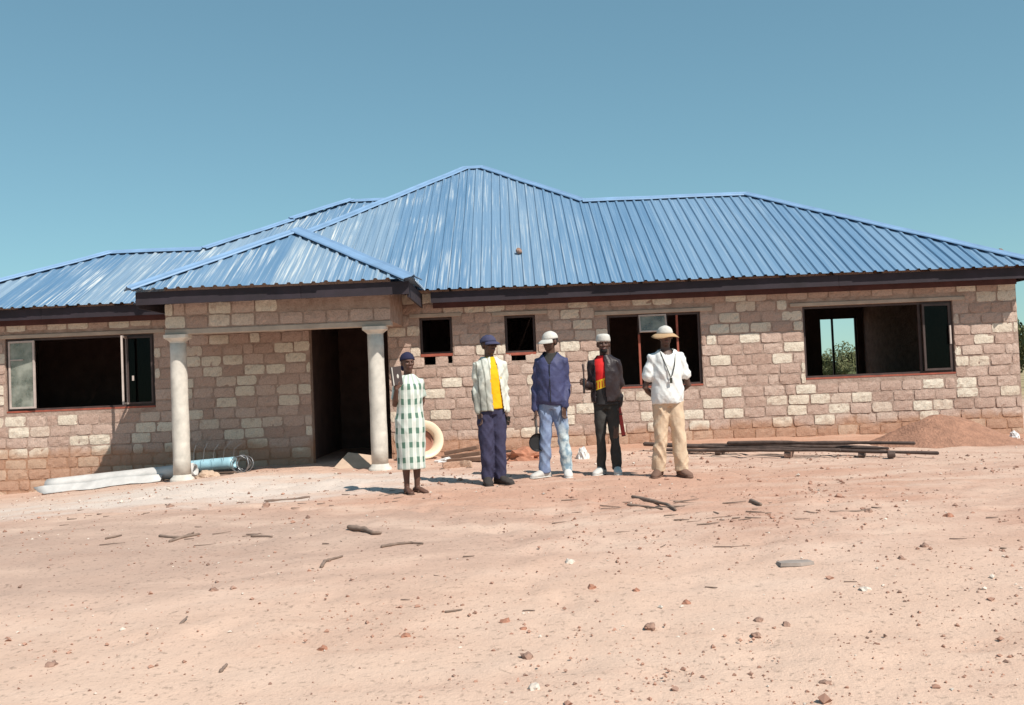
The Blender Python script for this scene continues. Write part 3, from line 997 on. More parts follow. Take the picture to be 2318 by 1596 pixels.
# ------------------------------------------------------------------ people
def skin(name, c):
    m, ns, ln, bs = nmat(name)
    tc = ns.new('ShaderNodeTexCoord').outputs['Object']
    ln.new(ramp(ns, ln, noise_(ns, ln, tc, 14), ((0.3, tuple(x * 0.85 for x in c)), (0.7, tuple(x * 1.12 for x in c)))), bs.inputs['Base Color'])
    bs.inputs['Roughness'].default_value = 0.5
    bs.inputs['Specular IOR Level'].default_value = 0.35
    return m
M['skin_a'] = skin('dark_skin', (0.090, 0.048, 0.036))
M['skin_b'] = skin('brown_skin', (0.115, 0.058, 0.042))
M['lips'] = simple('lips', (0.13, 0.050, 0.045), 0.5, 0.1, 20, 0)
M['eye'] = simple('eye_white', (0.07, 0.055, 0.05), 0.6, 0.05, 5, 0)
M['pupil'] = simple('pupil', (0.01, 0.008, 0.007), 0.2, 0.05, 5, 0)
M['hair'] = simple('black_hair', (0.012, 0.010, 0.010), 0.9, 0.3, 60, 0.6, 0.004, 120)
def cloth(name, c, var=0.14, rough=0.85, sc=5.0):
    return simple(name, c, rough, var, sc, 0.55, 0.012, 20, spec=0.25)
M['navy_scarf'] = cloth('navy_scarf', (0.022, 0.022, 0.055))
M['navy_cap'] = cloth('navy_cap', (0.055, 0.055, 0.105))
M['white_cap'] = cloth('white_cap', (0.52, 0.50, 0.46), 0.15)
M['straw'] = cloth('tan_brim', (0.46, 0.30, 0.17))
M['yellow'] = cloth('yellow_shirt', (0.80, 0.43, 0.01), 0.08)
M['navy_trousers'] = cloth('navy_trousers', (0.045, 0.043, 0.085))
M['navy_jacket'] = cloth('navy_jacket', (0.055, 0.060, 0.135), 0.18, 0.6)
M['leather'] = cloth('black_leather', (0.028, 0.020, 0.022), 0.3, 0.42)
M['dark_jeans'] = cloth('dark_jeans', (0.040, 0.038, 0.036), 0.3)
M['white_tee'] = cloth('white_tee', (0.70, 0.71, 0.70), 0.05)
M['khaki'] = cloth('khaki_cloth', (0.60, 0.455, 0.325), 0.10)
M['black_shoe'] = cloth('black_shoe', (0.045, 0.038, 0.036), 0.3)
M['white_shoe'] = cloth('white_shoe', (0.55, 0.53, 0.50), 0.15)
M['brown_shoe'] = cloth('brown_shoe', (0.17, 0.10, 0.075), 0.25)
M['sandal'] = cloth('sandal', (0.10, 0.06, 0.045), 0.2)
M['black_plastic'] = simple('black_plastic', (0.015, 0.015, 0.017), 0.35, 0.2, 6, 0)
M['cord'] = simple('dark_cord', (0.03, 0.03, 0.02), 0.8, 0.1, 6, 0)
def jeans_mat():
    m, ns, ln, bs = nmat('faded_jeans')
    tc = ns.new('ShaderNodeTexCoord').outputs['Object']
    n1 = noise_(ns, ln, tc, 6.0, 5)
    sx = N(ns, 'ShaderNodeSeparateXYZ')
    ln.new(tc, sx.inputs[0])
    c = ramp(ns, ln, n1, ((0.35, (0.13, 0.17, 0.30)), (0.6, (0.24, 0.31, 0.46))))
    # pale wash and sunlit brightness painted on the wearer's left leg below the thigh
    w = math_(ns, ln, 'MULTIPLY', ramp(ns, ln, math_(ns, ln, 'ADD', sx.outputs[0], math_(ns, ln, 'MULTIPLY', n1, 0.04)), ((0.07, 0.0), (0.10, 1.0))), ramp(ns, ln, sx.outputs[2], ((0.50, 1.0), (0.74, 0.0))))
    blot = ramp(ns, ln, noise_(ns, ln, tc, 16.0, 4), ((0.40, (0.20, 0.29, 0.36)), (0.56, (0.52, 0.60, 0.62))))
    c = mixc(ns, ln, w, c, blot)
    ln.new(c, bs.inputs['Base Color'])
    bs.inputs['Roughness'].default_value = 0.9
    bump(ns, ln, bs, noise_(ns, ln, tc, 26), 0.35, 0.006)
    return m
M['jeans'] = jeans_mat()
def plaid_mat():
    m, ns, ln, bs = nmat('green_white_plaid')
    tc = ns.new('ShaderNodeTexCoord').outputs['Object']
    wob = math_(ns, ln, 'MULTIPLY', math_(ns, ln, 'SUBTRACT', noise_(ns, ln, tc, 5.0, 2), 0.5), 0.05)
    sx = N(ns, 'ShaderNodeSeparateXYZ')
    ln.new(tc, sx.inputs[0])
    # distance round the body for the vertical bands
    ang = math_(ns, ln, 'ARCTAN2', sx.outputs[0], math_(ns, ln, 'MULTIPLY', sx.outputs[1], -1.0))
    u = math_(ns, ln, 'FRACT', math_(ns, ln, 'ADD', math_(ns, ln, 'MULTIPLY', math_(ns, ln, 'ADD', ang, wob), 11.0 / 6.2832), 0.77))
    v = math_(ns, ln, 'FRACT', math_(ns, ln, 'MULTIPLY', math_(ns, ln, 'ADD', sx.outputs[2], math_(ns, ln, 'ADD', wob, 0.02)), 1 / 0.158))
    bu = ramp(ns, ln, u, ((0.24, 0.0), (0.27, 1.0), (0.70, 1.0), (0.73, 0.0)))
    bv = ramp(ns, ln, v, ((0.28, 0.0), (0.32, 1.0), (0.68, 1.0), (0.72, 0.0)))
    c = mixc(ns, ln, bu, (0.66, 0.68, 0.63), (0.40, 0.47, 0.42))
    c = mixc(ns, ln, math_(ns, ln, 'MULTIPLY', bv, 0.35), c, (0.44, 0.52, 0.46))
    c = mixc(ns, ln, math_(ns, ln, 'MULTIPLY', bu, bv), c, (0.085, 0.17, 0.125))
    thin = ramp(ns, ln, math_(ns, ln, 'PINGPONG', math_(ns, ln, 'ADD', u, 0.02), 0.5), ((0.0, 1.0), (0.06, 0.0)))
    c = mixc(ns, ln, math_(ns, ln, 'MULTIPLY', thin, 0.25), c, (0.20, 0.28, 0.24))
    ln.new(c, bs.inputs['Base Color'])
    bs.inputs['Roughness'].default_value = 0.85
    bump(ns, ln, bs, noise_(ns, ln, tc, 24), 0.3, 0.006)
    return m
M['plaid'] = plaid_mat()
def stripe_mat():
    m, ns, ln, bs = nmat('pale_striped_jacket')
    tc = ns.new('ShaderNodeTexCoord').outputs['Object']
    sx = N(ns, 'ShaderNodeSeparateXYZ')
    ln.new(tc, sx.inputs[0])
    n1 = noise_(ns, ln, tc, 7.0, 3)
    x = math_(ns, ln, 'ADD', math_(ns, ln, 'ADD', sx.outputs[0], math_(ns, ln, 'MULTIPLY', sx.outputs[2], 0.06)), math_(ns, ln, 'MULTIPLY', n1, 0.035))
    st = ramp(ns, ln, math_(ns, ln, 'PINGPONG', x, 0.034), ((0.004, 1.0), (0.012, 0.0)))
    side = ramp(ns, ln, math_(ns, ln, 'ADD', x, 0.5), ((0.40, 1.0), (0.60, 0.55), (0.64, 0.0)))
    low = ramp(ns, ln, math_(ns, ln, 'ADD', noise_(ns, ln, tc, 9.0, 3), math_(ns, ln, 'MULTIPLY', sx.outputs[2], -0.35)), ((0.05, 0.0), (0.16, 1.0)))
    c = mixc(ns, ln, math_(ns, ln, 'MULTIPLY', st, side), (0.60, 0.61, 0.54), (0.17, 0.175, 0.145))
    c = mixc(ns, ln, math_(ns, ln, 'MULTIPLY', low, math_(ns, ln, 'MULTIPLY', side, 0.5)), c, (0.12, 0.12, 0.10))
    ln.new(c, bs.inputs['Base Color'])
    bs.inputs['Roughness'].default_value = 0.8
    bump(ns, ln, bs, noise_(ns, ln, tc, 24), 0.35, 0.006)
    return m
M['striped'] = stripe_mat()
def polo_mat():
    m, ns, ln, bs = nmat('red_black_polo')
    tc = ns.new('ShaderNodeTexCoord').outputs['Object']
    sx = N(ns, 'ShaderNodeSeparateXYZ')
    ln.new(tc, sx.inputs[0])
    z = math_(ns, ln, 'ADD', sx.outputs[2], math_(ns, ln, 'MULTIPLY', sx.outputs[0], -0.30))
    c = ramp(ns, ln, math_(ns, ln, 'MULTIPLY', z, 0.5), ((0.0, (0.02, 0.018, 0.02)), (0.525, (0.80, 0.50, 0.02)), (0.580, (0.62, 0.012, 0.012))))
    c.node.color_ramp.interpolation = 'CONSTANT'
    # red ticks in the yellow band
    tick = ramp(ns, ln, math_(ns, ln, 'PINGPONG', math_(ns, ln, 'ADD', sx.outputs[0], 0.003), 0.016), ((0.004, 1.0), (0.007, 0.0)))
    band = math_(ns, ln, 'MULTIPLY', math_(ns, ln, 'GREATER_THAN', z, 1.065), math_(ns, ln, 'LESS_THAN', z, 1.145))
    c = mixc(ns, ln, math_(ns, ln, 'MULTIPLY', tick, band), c, (0.50, 0.02, 0.012))
    ln.new(c, bs.inputs['Base Color'])
    bs.inputs['Roughness'].default_value = 0.8
    bump(ns, ln, bs, noise_(ns, ln, tc, 24), 0.3, 0.006)
    return m
M['polo'] = polo_mat()

def V(*a): return Vector(a)
def folds(me, amp, sc=(9, 9, 11), seed=0.0, zmax=99):
    me.update()
    nn = [v.normal.copy() for v in me.vertices]
    for v, n in zip(me.vertices, nn):
        if v.co.z > zmax: continue
        p = v.co
        q = p.z + 0.55 * p.x + 0.05 * noise.noise((p.x * 5 + seed, p.y * 5, p.z * 3))
        a = noise.noise((p.x * sc[0] * 0.5 + seed, p.y * sc[1] * 0.5, q * sc[2] * 0.7)) + 0.45 * noise.noise((p.x * sc[0], p.y * sc[1] + seed, q * sc[2] * 1.3))
        d_ = noise.noise((p.x * 3.2 + seed * 2, p.y * 3.2, (p.z * 1.0 + p.x * 1.6) * 6.0)) 
        e_ = noise.noise((p.x * 4.0 - seed, p.y * 4.0 + 3, (p.z * 1.0 - p.x * 1.3) * 8.5))
        v.co = p + n * amp * (0.7 * a + 1.5 * (0.16 - abs(d_)) + 1.1 * (0.16 - abs(e_)))

def hand(bm, wrist, d, side, curl=0.5, sc=1.0):
    """d along the hand, side towards the thumb; fingers curl towards the palm normal"""
    d = d.normalized()
    side = (side - d * side.dot(d)).normalized()
    pn = d.cross(side).normalized() * (1 if curl >= 0 else -1)
    curl = abs(curl)
    L = 0.088 * sc
    loft(bm, [(wrist - d * 0.02, side * 0.024 * sc, pn * 0.019 * sc), (wrist + d * L * 0.2, side * 0.030 * sc, pn * 0.017 * sc), (wrist + d * L * 0.65, side * 0.041 * sc, pn * 0.015 * sc), (wrist + d * L * 1.0, side * 0.040 * sc, pn * 0.012 * sc)], 12)
    for k, ln_ in enumerate((0.066, 0.074, 0.070, 0.054)):
        o = (0.031 - 0.0207 * k) * sc
        p = wrist + d * (L * 0.92) + side * o
        pts = [p - d * 0.02]
        a = 0.0
        dirv = (d + side * (0.10 - 0.07 * k)).normalized()
        for j, f in enumerate((0.45, 0.32, 0.23)):
            a += curl * (0.55, 0.8, 0.7)[j]
            p = p + (dirv * math.cos(a) + pn * math.sin(a)) * ln_ * sc * f
            pts.append(p.copy())
        tube(bm, pts, [0.0095 * sc, 0.009 * sc, 0.0085 * sc, 0.0075 * sc], 8)
    b = wrist + d * L * 0.22 + side * 0.026 * sc
    tube(bm, [b, b + (side * 0.75 + d * 0.6 + pn * 0.3).normalized() * 0.036 * sc, b + (side * 0.75 + d * 0.6 + pn * 0.3).normalized() * 0.036 * sc + (d * 0.9 + side * 0.2 + pn * (0.2 + 0.5 * curl)).normalized() * 0.032 * sc], [0.014 * sc, 0.011 * sc, 0.008 * sc], 8)

TORSO = [  # z/H, half width, half depth, y shift
    (0.485, 0.125, 0.100, 0.01), (0.52, 0.142, 0.108, 0.01), (0.56, 0.138, 0.102, 0.005), (0.62, 0.122, 0.092, -0.005), (0.68, 0.126, 0.098, -0.008),
    (0.74, 0.134, 0.104, -0.008), (0.785, 0.138, 0.096, 0.0), (0.815, 0.122, 0.080, 0.008), (0.838, 0.078, 0.062, 0.012)]

def person(label, loc, H, rz, head_yaw, legs, arms, skinm, wk=1.0, hk=1.0):
    """legs: two (foot x, foot y, toe angle); arms: two (shoulder x, elbow, wrist, hand dir, thumb side, curl)"""
    root = empty('person', loc, rz)
    tag(root, label, 'person', 'people standing in front of the house')
    s = H / 1.75
    bm = bmesh.new()
    loft(bm, [(V(0, y, z * H), V(w * 0.92 * wk * s, 0, 0), V(0, dd * 0.9 * s, 0)) for z, w, dd, y in TORSO], 18)
    # neck and head
    HC = V(0, -0.012, 0.932 * H)
    tube(bm, [(0, 0.015, 0.815 * H), (0, 0.008, 0.86 * H), (0, 0.0, 0.90 * H)], [0.062 * s, 0.054 * s, 0.054 * s], 12)
    Hd = Matrix.Translation(HC) @ Matrix.Rotation(head_yaw, 4, 'Z') @ Matrix.Scale(s * hk, 4)
    ellipsoid(bm, (0, 0.012, 0.022), 0.076, 0.096, 0.098, Hd)
    ellipsoid(bm, (0, -0.022, -0.035), 0.060, 0.070, 0.080, Hd)
    ellipsoid(bm, (0, -0.048, -0.088), 0.034, 0.034, 0.028, Hd)           # chin
    ellipsoid(bm, (0, -0.072, 0.026), 0.056, 0.026, 0.015, Hd)            # brow
    for sx in (-1, 1):
        ellipsoid(bm, (sx * 0.036, -0.066, -0.020), 0.024, 0.024, 0.020, Hd)  # cheek
        ellipsoid(bm, (sx * 0.077, 0.012, -0.005), 0.011, 0.022, 0.034, Hd)   # ear
        ellipsoid(bm, (sx * 0.013, -0.094, -0.026), 0.012, 0.012, 0.010, Hd)  # nostril
    tube(bm, [Hd @ V(0, -0.084, 0.018), Hd @ V(0, -0.098, -0.008), Hd @ V(0, -0.104, -0.024)], [0.009 * s, 0.011 * s, 0.013 * s], 8)
    ellipsoid(bm, (0, -0.088, -0.054), 0.026, 0.012, 0.008, Hd)
    ellipsoid(bm, (0, -0.086, -0.067), 0.022, 0.012, 0.009, Hd)
    J = {'legs': [], 'arms': [], 'Hd': Hd, 's': s, 'H': H}
    for sx, (fx, fy, ta) in zip((-1, 1), legs):
        hip = V(sx * 0.076 * s, 0.01, 0.515 * H)
        ank = V(fx, fy + 0.03, 0.05)
        kn = hip.lerp(ank, 0.5) + V(0, -0.03, 0)
        tube(bm, [hip, hip.lerp(kn, 0.5) + V(sx * 0.006, 0, 0), kn, kn.lerp(ank, 0.35) + V(0, 0.015, 0), kn.lerp(ank, 0.75), ank], [0.078 * s, 0.070 * s, 0.052 * s, 0.052 * s, 0.037 * s, 0.034 * s], 12)
        td = V(math.sin(ta), -math.cos(ta), 0)
        sd_ = V(-td.y, td.x, 0)
        loft(bm, [(ank + td * a + V(0, 0, h - 0.05), sd_ * w * s, V(0, 0, 1) * t * s) for a, h, w, t in ((-0.065, 0.035, 0.018, 0.02), (-0.045, 0.036, 0.032, 0.034), (0.02, 0.045, 0.034, 0.042), (0.09, 0.034, 0.042, 0.030), (0.15, 0.022, 0.042, 0.020), (0.175, 0.018, 0.026, 0.014))], 12)
        J['legs'].append((hip, kn, ank, td, sd_))
    for sx, (shx, elb, wr, hd_, th, cu) in zip((-1, 1), arms):
        sh = V(shx, 0.008, 0.795 * H)
        elb, wr, hd_, th = V(*elb), V(*wr), V(*hd_), V(*th)
        tube(bm, [V(shx * 0.55, 0.008, 0.80 * H), sh, sh.lerp(elb, 0.5), elb, elb.lerp(wr, 0.35), wr], [0.055 * s, 0.054 * s, 0.044 * s, 0.036 * s, 0.037 * s, 0.026 * s], 12)
        hand(bm, wr, hd_, th, cu, s * 1.02)
        J['arms'].append((sh, elb, wr))
    link('body', remesh(bm, 0.0055, 3, 0.4), skinm, root)
    bm = bmesh.new()
    ellipsoid(bm, (0, -0.090, -0.060), 0.022, 0.011, 0.010, Hd, 10, 6)
    obj('lips', bm, M['lips'], root, smooth=True)
    for sx in (-1, 1):
        bm = bmesh.new()
        ellipsoid(bm, (sx * 0.030, -0.0745, 0.004), 0.011, 0.009, 0.0055, Hd, 10, 6)
        e = obj('eye', bm, M['eye'], root, smooth=True)
        bm = bmesh.new()
        ellipsoid(bm, (sx * 0.030, -0.083, 0.004), 0.006, 0.004, 0.0065, Hd, 8, 5)
        obj('pupil', bm, M['pupil'], e, smooth=True)
    return root, J

def top(root, J, name, mat, z0, puff=0.02, sleeve=1.0, rs=0.016, hem=None, front=None, seed=0.0, amp=0.009, wk=1.0, neck=0.842, keepx=True):
    s, H = J['s'], J['H']
    bm = bmesh.new()
    rings = []
    for z, w, dd, y in TORSO:
        if z < z0 / H + 0.02: continue
        k = puff * (1 + (0.5 if z < 0.70 else 0.0))
        rings.append((V(0, y, z * H), V((w * wk * s + k), 0, 0), V(0, dd * s + k, 0)))
    hw, hd_ = hem or (rings[0][1].x, rings[0][2].y)
    rings.insert(0, (V(0, 0.005, z0), V(hw, 0, 0), V(0, hd_, 0)))
    for i in range(1, len(rings) - 3):
        t = i / (len(rings) - 3)
        c, ax, ay = rings[i]
        rings[i] = (c, V(max(ax.x, hw + (ax.x - hw) * t), 0, 0), V(0, max(ay.y, hd_ + (ay.y - hd_) * t), 0))
    rings.append((V(0, 0.012, neck * H + 0.018), V(0.066 * s + puff * 0.6, 0, 0), V(0, 0.062 * s + puff * 0.6, 0)))
    loft(bm, rings, 24)
    for sh, elb, wr in (J['arms'] if sleeve else []):
        pts = [V(sh.x * 0.55, sh.y, sh.z), sh, sh.lerp(elb, 0.5)]
        rd = [0.050 * s + rs, 0.055 * s + rs, 0.047 * s + rs]
        if sleeve <= 0.5:
            pts.append(sh.lerp(elb, 0.5 + sleeve * 0.8)); rd.append(0.048 * s + rs * 1.5)
        else:
            pts += [elb, elb.lerp(wr, 0.5), elb.lerp(wr, sleeve)]
            rd += [0.041 * s + rs, 0.038 * s + rs, 0.033 * s + rs]
        tube(bm, pts, rd, 14)
    me = remesh(bm, 0.009, 4)
    folds(me, amp * 1.0, seed=seed)
    if front:
        bm = bmesh.new()
        bm.from_mesh(me)
        kill = [v for v in bm.verts if front(v.co)]
        bmesh.ops.delete(bm, geom=kill, context='VERTS')
        bm.to_mesh(me)
        bm.free()
    o = link(name, me, mat, root)
    if front:
        m = o.modifiers.new('thickness', 'SOLIDIFY')
        m.thickness = 0.007
        m.offset = 0
    return o

def trousers(root, J, mat, puff=0.02, cuff=0.07, seed=0.0, ztop=0.575, knee=None, zc=0.055):
    s, H = J['s'], J['H']
    bm = bmesh.new()
    loft(bm, [(V(0, 0.008, z * H), V(w * s + puff * 0.6, 0, 0), V(0, d * s + puff * 0.6, 0)) for z, w, d in ((0.465, 0.115, 0.096), (0.49, 0.134, 0.106), (0.53, 0.142, 0.108), (ztop, 0.134, 0.100))], 20)
    kr = knee or (0.056 * s + puff)
    for hip, kn, ank, td, sd_ in J['legs']:
        a2 = kn.lerp(ank, 0.97); a2.z = max(a2.z, zc)
        tube(bm, [hip + V(0, 0, 0.02), hip.lerp(kn, 0.45), kn, kn.lerp(a2, 0.5), a2], [0.082 * s + puff, 0.074 * s + puff, kr, (kr + cuff) / 2 + 0.004, cuff], 14, round_ends=False)
    me = remesh(bm, 0.009, 4)
    folds(me, 0.015, (9, 9, 9), seed)
    return link('trousers', me, mat, root)

def shoes(root, J, mat, sole=None, k=1.0):
    s = J['s']
    for hip, kn, ank, td, sd_ in J['legs']:
        bm = bmesh.new()
        b = V(ank.x, ank.y, 0)
        loft(bm, [(b + td * a * k + V(0, 0, h), sd_ * w * k, V(0, 0, 1) * t * k) for a, h, w, t in ((-0.085, 0.04, 0.022, 0.03), (-0.07, 0.045, 0.040, 0.044), (-0.02, 0.055, 0.044, 0.055), (0.03, 0.055, 0.045, 0.055), (0.09, 0.042, 0.052, 0.042), (0.155, 0.032, 0.050, 0.032), (0.19, 0.026, 0.036, 0.025), (0.205, 0.022, 0.016, 0.014))], 14)
        tube(bm, [b + V(0, 0, 0.06), b + V(0, 0, 0.105)], [0.047, 0.043], 12, round_ends=False)
        for v in bm.verts: v.co.z = max(v.co.z, 0.006)
        sh = link('shoe', remesh(bm, 0.008, 2), mat, root)
        bm = bmesh.new()
        loft(bm, [(b + td * a * k + V(0, 0, 0.008), sd_ * w * k * 1.06, V(0, 0, 0.012)) for a, w in ((-0.09, 0.022), (-0.075, 0.040), (-0.02, 0.044), (0.03, 0.045), (0.09, 0.052), (0.155, 0.050), (0.195, 0.036), (0.21, 0.014))], 10)
        obj('sole', bm, sole or mat, sh, smooth=True)

def dome(root, J, name, mat, c, rx, ry, rz, zcut, flat=0.0, lift=0.0, tilt=0.0):
    bm = bmesh.new()
    ellipsoid(bm, c, rx, ry, rz, None, 22, 16)
    kill = [v for v in bm.verts if v.co.z < zcut - 1e-6]
    bmesh.ops.delete(bm, geom=kill, context='VERTS')
    Mt = J['Hd'] @ Matrix.Rotation(tilt, 4, 'X')
    for v in bm.verts:
        n_ = noise.noise((v.co.x * 26, v.co.y * 26, v.co.z * 26)) * 0.0065
        v.co = Mt @ (v.co * (1 + n_ * 6) + V(0, 0, lift))
    o = obj(name, bm, mat, root, smooth=True)
    m = o.modifiers.new('thickness', 'SOLIDIFY')
    m.thickness = 0.005
    m.offset = 1
    return o
def brim(cap, J, mat, c, rx, ry, z, out, a0, a1, droop=0.02, wav=0.0, name='visor', tilt=0.0):
    bm = bmesh.new()
    rows = []
    n = 28
    Mt = J['Hd'] @ Matrix.Rotation(tilt, 4, 'X')
    for i in range(n + 1):
        a = a0 + (a1 - a0) * i / n
        full = abs(a1 - a0) > 6.2
        w = out if full else out * max(0.0, math.cos((a - (a0 + a1) / 2) / (a1 - a0) * math.pi)) ** 0.5
        row = []
        for j in range(5):
            q = j / 4
            d = V(math.sin(a), -math.cos(a), 0)
            p = V(c[0] + d.x * (rx + w * q), c[1] + d.y * (ry + w * q), z - droop * q * q - droop * 0.3 * q + wav * q * math.sin(3 * a + 0.6))
            row.append(bm.verts.new(Mt @ p))
        rows.append(row)
    for r0, r1 in zip(rows, rows[1:]):
        for j in range(4): bm.faces.new((r0[j], r0[j + 1], r1[j + 1], r1[j]))
    if abs(a1 - a0) > 6.2: bmesh.ops.remove_doubles(bm, verts=bm.verts, dist=1e-4)
    o = obj(name, bm, mat, cap, smooth=True)
    m = o.modifiers.new('thickness', 'SOLIDIFY')
    m.thickness = 0.006
    m.offset = 0
    return o
def hair(root, J):
    bm = bmesh.new()
    ellipsoid(bm, (0, 0.016, 0.020), 0.081, 0.098, 0.103, None, 18, 14)
    kill = [v for v in bm.verts if v.co.z < (0.052 if v.co.y < -0.01 else -0.045)]
    bmesh.ops.delete(bm, geom=kill, context='VERTS')
    for v in bm.verts: v.co = J['Hd'] @ v.co
    obj('hair', bm, M['hair'], root, smooth=True)

def spot(px, py, Y, back=0.0):
    p = at(px, py, Y)
    return (p.x, Y, G(p.x, Y))

# --- woman in a plaid dress, forearm raised with a flat dark case
HW = 1.53
wl_ = spot(934, 1112, 10.75)
root, J = person('woman in green and white checked dress and navy headscarf raising a dark case', wl_, HW, R(16), R(8),
    [(-0.055, 0.0, R(8)), (0.055, -0.01, R(28))],
    [(-0.122, (-0.160, -0.015, 0.965), (-0.155, -0.135, 1.145), (0.03, -0.15, 1), (1, -0.25, 0), 0.75),
     (0.122, (0.155, 0.05, 1.0), (0.10, 0.155, 0.86), (-0.8, 0.1, -0.5), (0, 0.2, 1), 0.5)], M['skin_b'], 0.9, 1.0)
bm = bmesh.new()
s = J['s']
loft(bm, [(V(0, 0.0, z), V(a, 0, 0), V(0, b, 0)) for z, a, b in ((0.27, 0.158, 0.135), (0.45, 0.163, 0.140), (0.66, 0.170, 0.146), (0.80, 0.168, 0.145), (0.94, 0.148, 0.130), (1.08, 0.152, 0.135), (1.17, 0.152, 0.125), (1.235, 0.142, 0.092), (1.285, 0.085, 0.072), (1.30, 0.068, 0.062))], 26)
for sh, elb, wr in J['arms']:
    tube(bm, [V(sh.x * 0.5, sh.y, sh.z), sh, sh.lerp(elb, 0.5), sh.lerp(elb, 0.78)], [0.056, 0.058, 0.055, 0.057], 14, round_ends=False)
me = remesh(bm, 0.009, 4)
folds(me, 0.008, (14, 14, 2.2), 3.0)
link('dress', me, M['plaid'], root)
sc_ = dome(root, J, 'headscarf', M['navy_scarf'], (0, 0.018, 0.030), 0.088, 0.108, 0.104, 0.026, tilt=R(-6))
bm = bmesh.new()
ellipsoid(bm, (0.0, 0.085, 0.0), 0.070, 0.045, 0.075, J['Hd'])
ellipsoid(bm, (-0.035, 0.105, -0.055), 0.030, 0.028, 0.045, J['Hd'])
obj('knot', bm, M['navy_scarf'], sc_, smooth=True)
for hip, kn, ank, td, sd_ in J['legs']:
    bm = bmesh.new()
    b = V(ank.x, ank.y, 0)
    loft(bm, [(b + td * a + V(0, 0, 0.004), sd_ * w, V(0, 0, 0.010)) for a, w in ((-0.08, 0.02), (-0.06, 0.036), (0.02, 0.036), (0.10, 0.044), (0.16, 0.042), (0.19, 0.02))], 10)
    tube(bm, [b + td * 0.07 - sd_ * 0.045 + V(0, 0, 0.015), b + td * 0.085 + V(0, 0, 0.062), b + td * 0.07 + sd_ * 0.045 + V(0, 0, 0.015)], 0.009, 6)
    obj('sandal', bm, M['sandal'], root, smooth=True)
# the case in her hand
RW = Matrix.Translation(wl_) @ Matrix.Rotation(R(16), 4, 'Z')
def held(root_loc, rz, p): return Matrix.Translation(root_loc) @ Matrix.Rotation(rz, 4, 'Z') @ V(*p)
cpos = held(wl_, R(16), (-0.155, -0.150, 1.285))
t = empty('flat_case', cpos, R(30))
tag(t, 'dark flat case with a pale picture on it held up by the woman', 'case')
Mc = Matrix.Rotation(R(-6), 4, 'Y')
bm = bmesh.new(); box(bm, -0.062, 0.062, -0.012, 0.012, -0.10, 0.10, Mc)
bmesh.ops.bevel(bm, geom=bm.edges[:], offset=0.004, segments=2, affect='EDGES')
obj('cover', bm, simple('dark_cover', (0.055, 0.038, 0.036), 0.45, 0.2, 6, 0.1), t)
bm = bmesh.new(); box(bm, -0.050, -0.040, -0.0145, -0.0125, -0.098, 0.098, Mc)
obj('pale_edge', bm, M['white_cap'], t)
bm = bmesh.new(); ellipsoid(bm, (0.012, -0.0125, -0.005), 0.012, 0.002, 0.024, Mc, 12, 6)
obj('picture', bm, M['white_cap'], t)

# --- man in navy cap, striped jacket over yellow shirt
H2 = 1.74
l2 = spot(1119, 1093, 11.42)
r2 = R(14)
root, J = person('man in navy cap, pale striped jacket open over yellow shirt and navy trousers', l2, H2, r2, R(22),
    [(-0.075, 0.0, R(-6)), (0.085, 0.02, R(26))],
    [(-0.138, (-0.170, 0.03, 1.09), (-0.150, -0.03, 0.845), (0.10, -0.10, -1), (0.5, -1, 0), 0.35),
     (0.138, (0.178, 0.04, 1.09), (0.170, 0.0, 0.845), (0.05, -0.05, -1), (-0.5, -1, 0), -0.6)], M['skin_a'], 0.92)
top(root, J, 'shirt', M['yellow'], 0.875, 0.019, 0, 0.010, amp=0.004)
trousers(root, J, M['navy_trousers'], 0.024, 0.072, 1.0)
top(root, J, 'jacket', M['striped'], 0.855, 0.030, 0.95, 0.017, seed=2.0, amp=0.012,
    front=lambda p: p.y < -0.02 and p.z < 1.49 and (-0.005 + 0.012 * math.sin(p.z * 9) + (1.42 - p.z) * -0.02) < p.x < 0.050 + (1.45 - p.z) * 0.13)
shoes(root, J, M['black_shoe'], None, 1.12)
hair(root, J)
c_ = dome(root, J, 'cap', M['navy_cap'], (0, 0.012, 0.030), 0.086, 0.104, 0.086, 0.030, tilt=R(-4))
brim(c_, J, M['navy_cap'], (0, 0.012), 0.080, 0.098, 0.030, 0.080, R(-62), R(62), 0.030, tilt=R(-4))
pp = held(l2, r2, (0.182, -0.035, 0.735))
t = empty('mobile_phone', pp, R(40))
tag(t, 'small black phone in the left hand of the man with yellow shirt', 'phone')
bm = bmesh.new(); box(bm, -0.030, 0.030, -0.010, 0.010, -0.052, 0.052, Matrix.Rotation(R(14), 4, 'Y'))
bmesh.ops.bevel(bm, geom=bm.edges[:], offset=0.004, segments=2, affect='EDGES')
obj('phone_body', bm, M['black_plastic'], t)
bm = bmesh.new(); box(bm, -0.025, 0.025, -0.0115, -0.0102, -0.042, 0.042, Matrix.Rotation(R(14), 4, 'Y'))
obj('screen', bm, M['pupil'], t)

